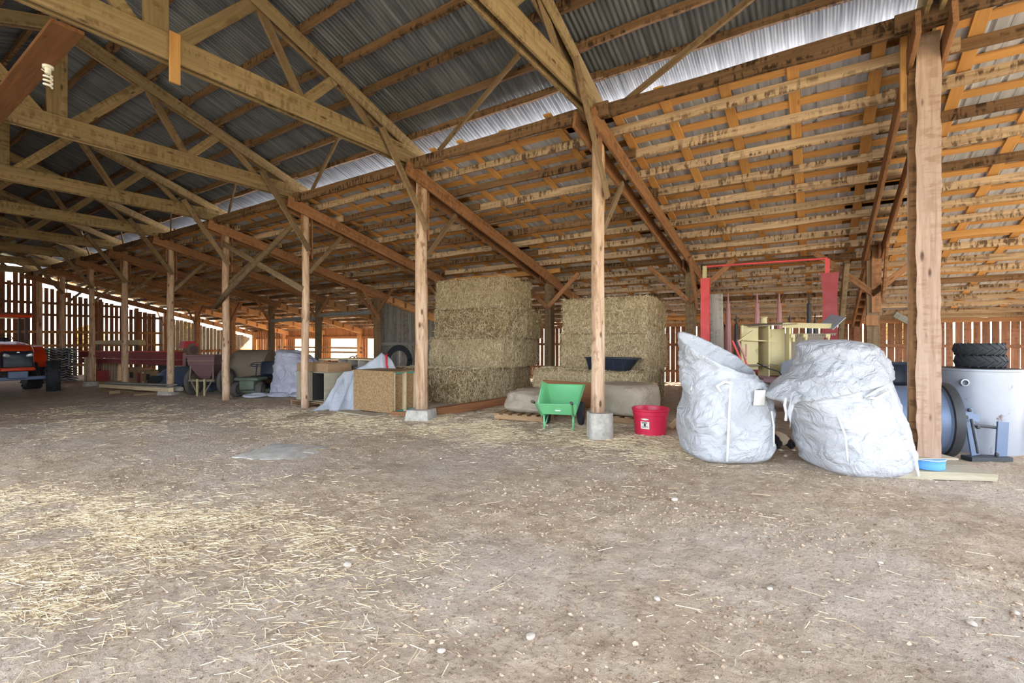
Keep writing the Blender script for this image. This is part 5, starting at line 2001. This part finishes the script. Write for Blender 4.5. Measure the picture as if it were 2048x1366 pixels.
# ------------------------------------------------------------------ red grain elevator
Pa, Pb = Vector((8.22, 20.6, .86)), Vector((7.25, 28.3, .80))
t = root('grain_elevator', 'long faded red grain elevator with round pulley housing', 'elevator', (8.22, 20.6, zg(8, 21)))
board('trough', Pa - Vector((0, 0, .02)), Pb, .42, .30, 'maroon_paint', t)
board('trough', Pa - Vector((0, 0, .30)), Pb - Vector((0, 0, .28)), .30, .20, 'maroon_paint', t)
board('side_rail', Pa + Vector((-.22, 0, .14)), Pb + Vector((-.22, 0, .14)), .03, .05, 'red_paint', t)
board('side_rail', Pa + Vector((-.22, 0, -.18)), Pb + Vector((-.22, 0, -.18)), .03, .04, 'pink_paint', t)
b = MB()
b.lathe([(.25, -.12), (.26, -.10), (.26, .10), (.25, .12)], 28, Matrix.Translation((.12, -.35, 1.44)) @ Matrix.Rotation(math.pi / 2, 4, 'X') @ Matrix.Rotation(.3, 4, 'Y'))
b.build('pulley_housing', 'tan_metal', t, smooth=True)
b = MB()
b.lathe([(.17, .12), (.17, .14), (.05, .15), (.05, .18), (.001, .18)], 24, Matrix.Translation((.12, -.35, 1.44)) @ Matrix.Rotation(math.pi / 2, 4, 'X') @ Matrix.Rotation(.3, 4, 'Y'))
b.build('pulley_wheel', 'hopper', t, smooth=True)
b = MB()
b.prism([(-.26, .0), (.2, .0), (.26, .12), (.12, .28), (-.2, .26)], .4, Matrix.Translation((.05, -.05, 1.50)) @ Matrix.Rotation(math.pi / 2, 4, 'X'))
b.build('head_cowl', 'red_paint', t)
for x in (-.12, .28):
    b = MB()
    b.box((x, -.35, .72), (.09, .10, 1.2))
    b.build('stand_leg', 'pink_paint', t)
b = MB()
b.box((.08, -.35, .95), (.36, .12, .34))
b.build('gearbox', 'dark', t)
for y in (-3.0, -5.5):
    pass
for f in (.35, .8):
    q = Pa.lerp(Pb, f) - Vector((8.22, 20.6, zg(8, 21)))
    b = MB()
    b.box((q.x, q.y, .22), (.5, .12, .5))
    b.build('support', 'maroon_paint', t)

t = root('green_cover', 'dark green sheet-metal cover box hung on the red elevator', 'box', (7.92, 22.1, .42), math.radians(9))
b = MB()
b.prism([(-.62, 0), (.62, 0), (.62, .40), (.52, .52), (-.46, .52), (-.62, .42)], .34, Matrix.Translation((0, 0, 0)) @ Matrix.Rotation(math.pi / 2, 4, 'Z') @ Matrix.Rotation(math.pi / 2, 4, 'X'))
b.build('cover_shell', 'dark_green', t)
b = MB()
b.box((-.01, .35, .18), (.012, .46, .07))
b.build('white_plate', 'label', t)
b = MB()
b.box((.17, .0, -.38), (.1, .5, .76))
b.build('stand', 'dark', t)

# small brown crates behind the planks
for i, (x, y, w_, h, lab) in enumerate(((7.72, 24.2, 1.25, .66, 'brown wooden crate with a dark square hole, behind the long planks'), (7.82, 22.75, .9, .60, 'smaller brown wooden crate right of the holed one'))):
    t = root('wooden_crate', lab, 'crate', (x, y, -.38), math.radians(8), 'brown crates')
    b = MB()
    b.box((.2, 0, h / 2), (.5, w_, h))
    b.build('crate_body', 'crate', t)
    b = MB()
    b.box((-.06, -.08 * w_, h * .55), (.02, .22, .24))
    b.build('square_hole', 'ink', t)  # dark plate on the face; the hole's shade is only colour
    for y2 in (-w_ / 2 + .04, w_ / 2 - .04, .12):
        b = MB()
        b.box((-.065, y2, h / 2), (.025, .07, h))
        b.build('batten', 'crate', t)
    for z in (.12, h - .1):
        b = MB()
        b.box((-.08, w_ * .28, z), (.004, .14, .06))
        b.build('paper_tag', 'label', t)

# pale yellow auger trough hung high behind the posts
t = root('yellow_auger', 'pale yellow trough lying across the far machinery', 'trough', (7.9, 26.6, 1.0), 0)
b = MB()
b.loft([[(.38, -1.45, .46), (.60, -1.45, .46), (.66, -1.45, .24), (.34, -1.45, .24)], [(-.38, 1.75, .42), (-.20, 1.75, .42), (-.16, 1.75, .26), (-.42, 1.75, .26)]])
b.build('trough_body', 'yellow_paint', t)
for f in (-1.1, 1.3):
    b = MB()
    b.box((.1 - f * .28, f, -.30), (.06, .06, 1.1))
    b.build('prop', 'dark', t)
b = MB()
b.tube([(.0, .9, .22), (-.05, .7, .30), (-.06, .4, .42)], .02, 6)
b.build('hook', 'dark', t)

# blue-grey car bonnet leaning by the footing
t = root('car_bonnet', 'dusty blue-grey vehicle bonnet standing by the low footing', 'bonnet', (7.55, 20.0, -.34), RZV)
b = MB()
vs, fs = sheet_grid(12, 10, lambda u, v: ((u - .5) * (1.35 - .35 * v), -.55 * (1 - v) ** 1.5 + .45 * v, .02 + .78 * math.sin(v * 1.45) - .10 * (2 * u - 1) ** 4))
b.add(vs, fs)
vs2 = [(x, y + .03, z - .03) for x, y, z in vs]
b.add(vs2, fs)
b.build('panel_skin', 'blue_steel', t, smooth=2)
b = MB()
b.box((-.30, -.36, .36), (.42, .03, .30), (-.7, 0, 0))
b.build('window_glass', 'dark', t)
b = MB()
b.box((0, .3, .3), (1.0, .3, .6))
b.build('inner_frame', 'dark', t)

# rusty hopper spreader
t = root('hopper_spreader', 'rusty maroon hopper spreader on two wheels', 'spreader', (7.05, 15.98, zg(7, 16)), RZV)
b = MB()


def sq_ring(hw, hd, z):
    return [(-hw, -hd, z), (hw, -hd, z), (hw, hd, z), (-hw, hd, z)]


b.loft([sq_ring(.10, .10, .50), sq_ring(.20, .18, .60), sq_ring(.40, .34, .96), sq_ring(.42, .36, 1.20), sq_ring(.45, .39, 1.21), sq_ring(.45, .39, 1.25), sq_ring(.40, .34, 1.25), sq_ring(.38, .32, 1.0), sq_ring(.1, .1, .6)])
b.build('hopper', 'hopper', t)
b = MB()
b.box((0, -.365, 1.08), (.84, .01, .03))
b.build('rim_band', 'tan_metal', t)
for s in (-1, 1):
    tyre_part('wheel', t, Matrix.Translation((s * .50, .10, .42)) @ Matrix.Rotation(math.pi / 2, 4, 'Z'), .42, .13, .28, False, 'rubber_dusty', hubmat='tan_metal')
    b = MB()
    b.tube([(s * .34, -.3, 1.0), (s * .36, -.32, .55), (s * .12, -.34, .1)], .022, 6)
    b.tube([(s * .30, -.30, .50), (s * .1, -.34, .48)], .02, 6)
    b.build('frame_leg', 'tan_metal', t)
    b = MB()
    b.box((s * .11, -.34, .26), (.045, .05, .52))
    b.build('yellow_strut', 'yellow_paint', t)
b = MB()
b.box((0, -.30, .47), (.80, .06, .06))
b.build('cross_bar', 'tan_metal', t)
b = MB()
b.tube([(-.5, .1, .42), (.5, .1, .42)], .03, 8)
b.build('axle', 'dark', t)
b = MB()
b.lathe([(.22, .30), (.24, .33), (.05, .36)], 20)
b.build('spinner', 'dark', t)
# red implement wing beyond the hopper
t = root('red_implement', 'red-edged implement with levers right behind the hopper', 'implement', (8.15, 17.4, zg(8, 17)), RZV)
b = MB()
b.prism([(-.2, .3), (.16, .3), (.20, 1.3), (.02, 1.42), (-.16, 1.0)], .05, Matrix.Rotation(math.pi / 2, 4, 'X'))
b.build('wing_plate', 'maroon_paint', t)
for i in range(3):
    b = MB()
    b.tube([(-.25 + i * .12, -.1, .35), (-.2 + i * .14, -.12, 1.0), (-.05 + i * .2, -.12, 1.42 + i * .06)], .02, 6)
    b.build('lever', ('chrome', 'dark', 'dark')[i], t)
b = MB()
b.box((0, .1, .2), (.9, .3, .4))
b.build('gear_body', 'dark', t)

# grey cylinder roll behind the mower
t = root('fuel_tank', 'dusty grey cylindrical tank lying behind the lawn mower', 'tank', (8.45, 15.9, zg(8, 16)), RZV)
b = MB()
b.lathe([(.42, -.62), (.55, -.58), (.58, -.5), (.58, .5), (.55, .58), (.42, .62), (.001, .66)], 32, Matrix.Translation((0, 0, .80)) @ Matrix.Rotation(math.pi / 2, 4, 'Y'))
b.build('tank_shell', 'tan_metal', t, smooth=True)
b = MB()
b.lathe([(.45, -.62), (.42, -.5)], 24, Matrix.Translation((-.75, -.1, .44)) @ Matrix.Rotation(math.pi / 2, 4, 'Y'))
b.lathe([(.42, -.3), (.43, -.28), (.43, .28), (.42, .3)], 28, Matrix.Translation((-.62, -.2, .44)) @ Matrix.Rotation(math.pi / 2, 4, 'Y'))
b.build('lower_drum', 'blue_steel', t, smooth=True)
b = MB()
for x in (-.35, .35):
    b.box((x, 0, .14), (.10, .9, .28))
b.build('cradle', 'dark', t)

# lawn mower
t = root('lawn_mower', 'dusty green ride-on lawn mower beside the lilac tarp', 'mower', (7.72, 14.42, zg(7.7, 14.4)), RZV)
for s in (-1, 1):
    tyre_part('front_wheel', t, Matrix.Translation((s * .34, -.42, .215)) @ Matrix.Rotation(math.pi / 2 + .15 * s, 4, 'Z'), .215, .17, .10, False, 'rubber_dusty', hubmat='tan_metal')
    tyre_part('rear_wheel', t, Matrix.Translation((s * .40, .55, .27)) @ Matrix.Rotation(math.pi / 2, 4, 'Z'), .27, .22, .13, False, 'rubber_dusty', hubmat='tan_metal')
b = MB()
b.rbox((0, -.30, .52), (.70, .60, .10), .04, 3)
b.build('hood_top', 'mower_green', t, smooth=True)
b = MB()
b.rbox((0, -.32, .34), (.44, .5, .28), .04, 3)
b.build('engine_cover', 'mower_green', t, smooth=True)
b = MB()
b.box((0, .1, .24), (.42, 1.2, .10))
b.build('chassis', 'dark', t)
b = MB()
b.rbox((0, .45, .50), (.5, .5, .12), .05, 3)
b.rbox((0, .68, .78), (.46, .10, .44), .05, 3, (-.2, 0, 0))
b.build('seat', 'black_plastic', t, smooth=True)
b = MB()
b.tube([(.19 * math.cos(a), .02 + .1 * math.sin(a), .93 + .06 * math.sin(a)) for a in np.linspace(0, 2 * math.pi, 22)], .013, 6)
b.tube([(0, .03, .93), (0, -.05, .55)], .02, 6)
b.tube([(-.18, .02, .93), (.18, .02, .93)], .010, 6)
b.build('steering_wheel', 'black_plastic', t, smooth=2)
b = MB()
b.lathe([(.5, 0), (.52, .03), (.5, .1), (.2, .12)], 24, Matrix.Translation((0, .1, .1)))
b.build('mower_deck', 'mower_green', t, smooth=True)
# lilac tarp pile
lump('pale lilac plastic tarp heaped over something beside the mower', 'lilac_tarp', 'tarp', 'tarp_lilac', (8.45, 13.35, zg(8, 13)), RZV,
     [(0, -.70, 1.4, -.6, .6, 0, 2.6, 1.2), (.12, -.72, 1.4, -.6, .6, 0, 2.5, 1.6), (.45, -.62, 1.3, -.58, .58, 0, 2.4, 1.6), (.75, -.62, 1.18, -.55, .55, -.06, 2.3, 1.6), (.94, -.6, .95, -.48, .5, -.22, 2.2, 1.5), (1.12, -.56, .6, -.4, .4, -.32, 2.2, 1.3), (1.26, -.52, .2, -.3, .3, -.25, 2.2, 1.0), (1.34, -.44, -.1, -.16, .16, -.05, 2.1, .6)], .055, 11.3, 110, 70)
for i, (x, y, lab) in enumerate(((7.35, 13.75, 'crumpled white scrap of plastic under the mower front'), (8.05, 12.75, 'crumpled plastic scrap on the floor before the lilac tarp'), (7.75, 13.2, 'grey rag on the floor between mower and tarp'))):
    lump(lab, 'plastic_scrap', 'scrap', 'tarp_lilac' if i else 'tarp', (x, y, zg(x, y)), i * 1.0, [(0, -.3, .3, -.18, .18, 0, 2.2, 1), (.04, -.3, .3, -.18, .18, 0, 2.2, 2), (.10, -.16, .18, -.1, .1, 0, 2.2, 1.5), (.13, -.05, .05, -.03, .03, 0, 2, .5)], .03, i * 3.3, 36, 16, 'plastic scraps on the floor')

# table and handlebars behind the drawer unit
t = root('work_table', 'pale table with clutter below the window holes', 'table', (10.1, 12.9, zg(9, 13)), math.radians(-56))
b = MB()
b.box((0, 0, 1.02), (2.0, .8, .05))
b.build('tabletop', 'pine', t)
for x in (-.9, .9):
    for y in (-.3, .3):
        b = MB()
        b.box((x, y, .5), (.07, .07, 1.0))
        b.build('leg', 'pine', t)
t = root('bicycle', 'old bicycle with curved handlebars standing beyond the drawer unit', 'bicycle', (9.05, 11.6, zg(9, 11.6)), math.radians(-50))
b = MB()
b.tube([(-.02, -.34, 1.10), (.06, -.26, 1.16), (.10, -.10, 1.08), (.10, .10, 1.08), (.06, .26, 1.16), (-.02, .34, 1.10)], .016, 6)
b.build('handlebar', 'wire', t, smooth=2)
b = MB()
b.tube([(.1, 0, 1.08), (.22, 0, .34)], .02, 6)
b.tube([(.14, 0, .85), (-.45, 0, .80)], .018, 6)
b.tube([(.16, 0, .72), (-.30, 0, .35), (-.48, 0, .95)], .018, 6)
b.tube([(-.30, 0, .35), (-.8, 0, .34), (-.45, 0, .80)], .014, 6)
b.build('frame', 'maroon_paint', t, smooth=2)
b = MB()
b.rbox((-.5, 0, .97), (.24, .14, .05), .02, 2)
b.build('saddle', 'rubber', t, smooth=True)
for x in (.26, -.8):
    tyre_part('wheel', t, Matrix.Translation((x, 0, .335)), .335, .04, .30, False, 'rubber', hubmat=None)

# dark pot plant of hoses by the partition: coiled black hose on a stand
t = root('hose_coil', 'dark round coil on a short post beyond the white tarp', 'hose', (10.6, 11.3, zg(10, 11)))
b = MB()
for k in range(5):
    rr = .30 + .03 * k
    b.tube([(rr * math.cos(a) * .55, rr * math.cos(a) * -.8, .95 + rr * 1.15 * math.sin(a)) for a in np.linspace(0, 2 * math.pi, 30)], .024, 6)
b.build('coil', 'wire', t, smooth=2)
b = MB()
b.box((0.05, 0, .65), (.06, .06, 1.3))
b.build('stand_post', 'grey_board', t)
# ------------------------------------------------------------------ straw, crumbs, stones, slab on the floor
rs = np.random.RandomState(3)


def gauss(x, y, cx, cy, sx, sy, rot=0.0):
    c, s = math.cos(rot), math.sin(rot)
    u = (x - cx) * c + (y - cy) * s
    v = -(x - cx) * s + (y - cy) * c
    return np.exp(-(u / sx) ** 2 - (v / sy) ** 2)


def straw_density(x, y):
    d = 0.05 + 0 * x
    d = d + 1.7 * gauss(x, y, 1.55, 4.3, .42, 1.4, .28)                 # pale band on the left
    d = d + 1.4 * gauss(x, y, .8, 3.7, .25, 1.0, .1)
    d = d + .7 * gauss(x, y, 1.15, 6.1, .3, .8)
    d = d + .6 * gauss(x, y, 1.1, 2.4, .5, .7)
    d = d + .9 * gauss(x, y, 6.1, 5.0, .8, 2.2)                         # strip along the posts
    d = d + .8 * gauss(x, y, 6.3, 2.0, .7, .9)
    d = d + .8 * gauss(x, y, 5.6, 8.4, .8, 1.8)
    d = d + 1.0 * gauss(x, y, 7.6, 4.8, 1.2, 2.4)                       # under the hay
    d = d + .35 * gauss(x, y, 3.6, 12.5, 1.6, 3.0)
    d = d + .25 * gauss(x, y, 8.2, -2.6, .8, 1.0)
    return d


N_TRY = 520000
x = rs.uniform(0.3, 9.2, N_TRY)
y = rs.uniform(-3.5, 16, N_TRY)
cl = np.array([nz(a * 1.3, b_ * 1.3, 8.8) + .6 * nz(a * 4.1, b_ * 4.1, 2.1) for a, b_ in zip(x, y)])
keep = rs.uniform(0, 1, N_TRY) < straw_density(x, y) * np.clip(.5 + 1.6 * cl, .05, 1.5) * .62
x, y = x[keep], y[keep]
for cx_, cy_, sx_, sy_, rot_, cnt in ((1.55, 4.3, .26, .95, .28, 11000), (.8, 3.6, .13, .55, .1, 4500), (1.2, 6.1, .2, .6, 0, 3500), (6.2, 4.8, .5, 1.3, 0, 13000), (6.4, 1.9, .4, .5, 0, 7000), (1.2, 2.3, .4, .5, 0, 1800), (5.5, 8.2, .55, 1.1, 0, 8000), (2.4, 3.9, .4, .5, 0, 1500)):
    u_, v_ = rs.normal(0, sx_, cnt), rs.normal(0, sy_, cnt)
    xx, yy_ = cx_ + u_ * math.cos(rot_) - v_ * math.sin(rot_), cy_ + u_ * math.sin(rot_) + v_ * math.cos(rot_)
    cl = np.array([nz(a * 1.7, b_ * 1.7, 5.8) + .6 * nz(a * 5, b_ * 5, 1.1) for a, b_ in zip(xx, yy_)])
    kk = rs.uniform(0, 1, cnt) < np.clip(.55 + 1.6 * cl, .05, 1)
    x, y = np.concatenate([x, xx[kk]]), np.concatenate([y, yy_[kk]])
z = np.array([zgn(a, b_) for a, b_ in zip(x, y)]) + rs.uniform(.002, .012, len(x))
ang = rs.normal(1.9, .75, len(x))
d = np.stack([np.cos(ang), np.sin(ang), rs.uniform(-.10, .10, len(x))], 1)
ln = np.clip(rs.lognormal(-3.1, .6, len(x)), .012, .22)
P = np.stack([x, y, z], 1)
tag(link('loose_straw', quads_mesh('loose_straw', stalks(P, d, rs.uniform(.0007, .0017, len(x)), ln, rs), 'straw')), 'loose pale straw strewn over the dirt floor', 'straw', kind='stuff')

# soil crumbs: small irregular lumps
M_ = 26000
x = np.concatenate([rs.uniform(1.0, 7.0, M_), rs.normal(5.3, .5, 900), rs.normal(3.4, .9, 6000)])
y = np.concatenate([rs.uniform(-2.2, 7.0, M_), rs.normal(7.2, .7, 900), rs.normal(.3, .9, 6000)])
cl = np.array([nz(a * 1.1, b_ * 1.1, 3.8) for a, b_ in zip(x, y)])
keep = rs.uniform(0, 1, len(x)) < np.clip(.45 + 1.6 * cl, .08, 1)
x, y = x[keep], y[keep]
sz = np.clip(rs.lognormal(-5.0, .45, len(x)), .003, .017)
OCT = np.array([(1, 0, 0), (0, 1, 0), (-1, 0, 0), (0, -1, 0), (0, 0, 1), (.6, .6, .5), (-.6, .5, .5), (-.5, -.6, .5), (.6, -.5, .5)], dtype=float)
OF = [(0, 5, 8), (0, 1, 5), (1, 6, 5), (1, 2, 6), (2, 7, 6), (2, 3, 7), (3, 8, 7), (3, 0, 8), (4, 5, 6), (4, 6, 7), (4, 7, 8), (4, 8, 5)]
cv, cf = [], []
for i in range(len(x)):
    zz = zgn(x[i], y[i])
    q = OCT * sz[i] * rs.uniform(.6, 1.3, (9, 1)) * np.array([1, 1, .7])
    a = rs.uniform(0, 6.28)
    ca, sa = math.cos(a), math.sin(a)
    n0 = len(cv)
    for p in q:
        cv.append((x[i] + p[0] * ca - p[1] * sa, y[i] + p[0] * sa + p[1] * ca, zz + p[2] - .001))
    cf += [(a_ + n0, b_ + n0, c_ + n0) for a_, b_, c_ in OF]
me = bpy.data.meshes.new('soil_crumbs')
me.from_pydata(cv, [], cf)
me.materials.append(MT['clod'])
tag(link('soil_crumbs', me), 'dry soil crumbs scattered over the floor', 'soil', kind='stuff')

# a few stones that can be told apart
ST = [(1.93, 1.16, .030, 'white pebble in the foreground below the wheelbarrow'), (1.89, 2.47, .034, 'flat white pebble on the straw at mid floor'), (4.2, 1.06, .036, 'pale stone on bare dirt before the open white bag'),
      (3.25, -.64, .026, 'pebble near the right edge of the floor'), (3.07, .24, .020, 'small brown pebble on the right half of the floor'), (3.52, -.86, .024, 'pale pebble at the far right of the floor'),
      (3.78, -.32, .020, 'small grey pebble before the timber post'), (2.05, 2.62, .026, 'grey pebble beside the flat white one'), (2.6, .75, .022, 'small brown stone on the lower right dirt'), (1.62, 1.45, .022, 'pebble by the straw tuft in the foreground'),
      (4.35, 3.9, .024, 'white pebble on the dirt before the wheelbarrow'), (4.0, 1.0, .020, 'small stone beside the pale stone before the bag'), (6.62, .35, .035, 'pale pebble just before the cat')]
for i, (a, c_, r_, lab) in enumerate(ST):
    r_ *= .72
    b = MB()
    rings = []
    for th in np.linspace(.15, math.pi - .15, 7):
        rings.append([(r_ * 1.3 * math.sin(th) * math.cos(p) * (1 + .18 * nz(math.cos(p) * 1.5, math.sin(p) * 1.5, i + th)), r_ * math.sin(th) * math.sin(p) * (1 + .18 * nz(math.cos(p), math.sin(p), i * 2 + th)), -r_ * .62 * math.cos(th)) for p in np.linspace(0, 2 * math.pi, 11)[:-1]])
    b.loft(rings)
    o = b.build('stone', 'stone', None, Matrix.Translation((a, c_, zgn(a, c_) + r_ * .4)) @ Matrix.Rotation(i * 1.3, 4, 'Z'), smooth=2)
    tag(o, lab, 'stone', 'stones on the floor')
# worn concrete slab flush with the dirt
b = MB()
poly = []
for k in range(28):
    a = 2 * math.pi * k / 28
    q = 1 / max(abs(math.cos(a)) / .42, abs(math.sin(a)) / .50)
    q = q * (1 + .12 * nz(math.cos(a) * 2, math.sin(a) * 2, 6))
    poly.append((q * math.cos(a), q * math.sin(a)))
b.loft([[(x_ * 1.06, y_ * 1.06, -.05) for x_, y_ in poly], [(x_, y_, .010) for x_, y_ in poly], [(x_ * .9, y_ * .9, .020) for x_, y_ in poly], [(x_ * .4, y_ * .4, .024) for x_, y_ in poly]])
tag(b.build('concrete_slab', 'concrete', None, Matrix.Translation((3.58, 5.95, zg(3.6, 6))) @ Matrix.Rotation(.35, 4, 'Z'), smooth=True), 'worn grey concrete pad sunk in the dirt floor', 'slab')
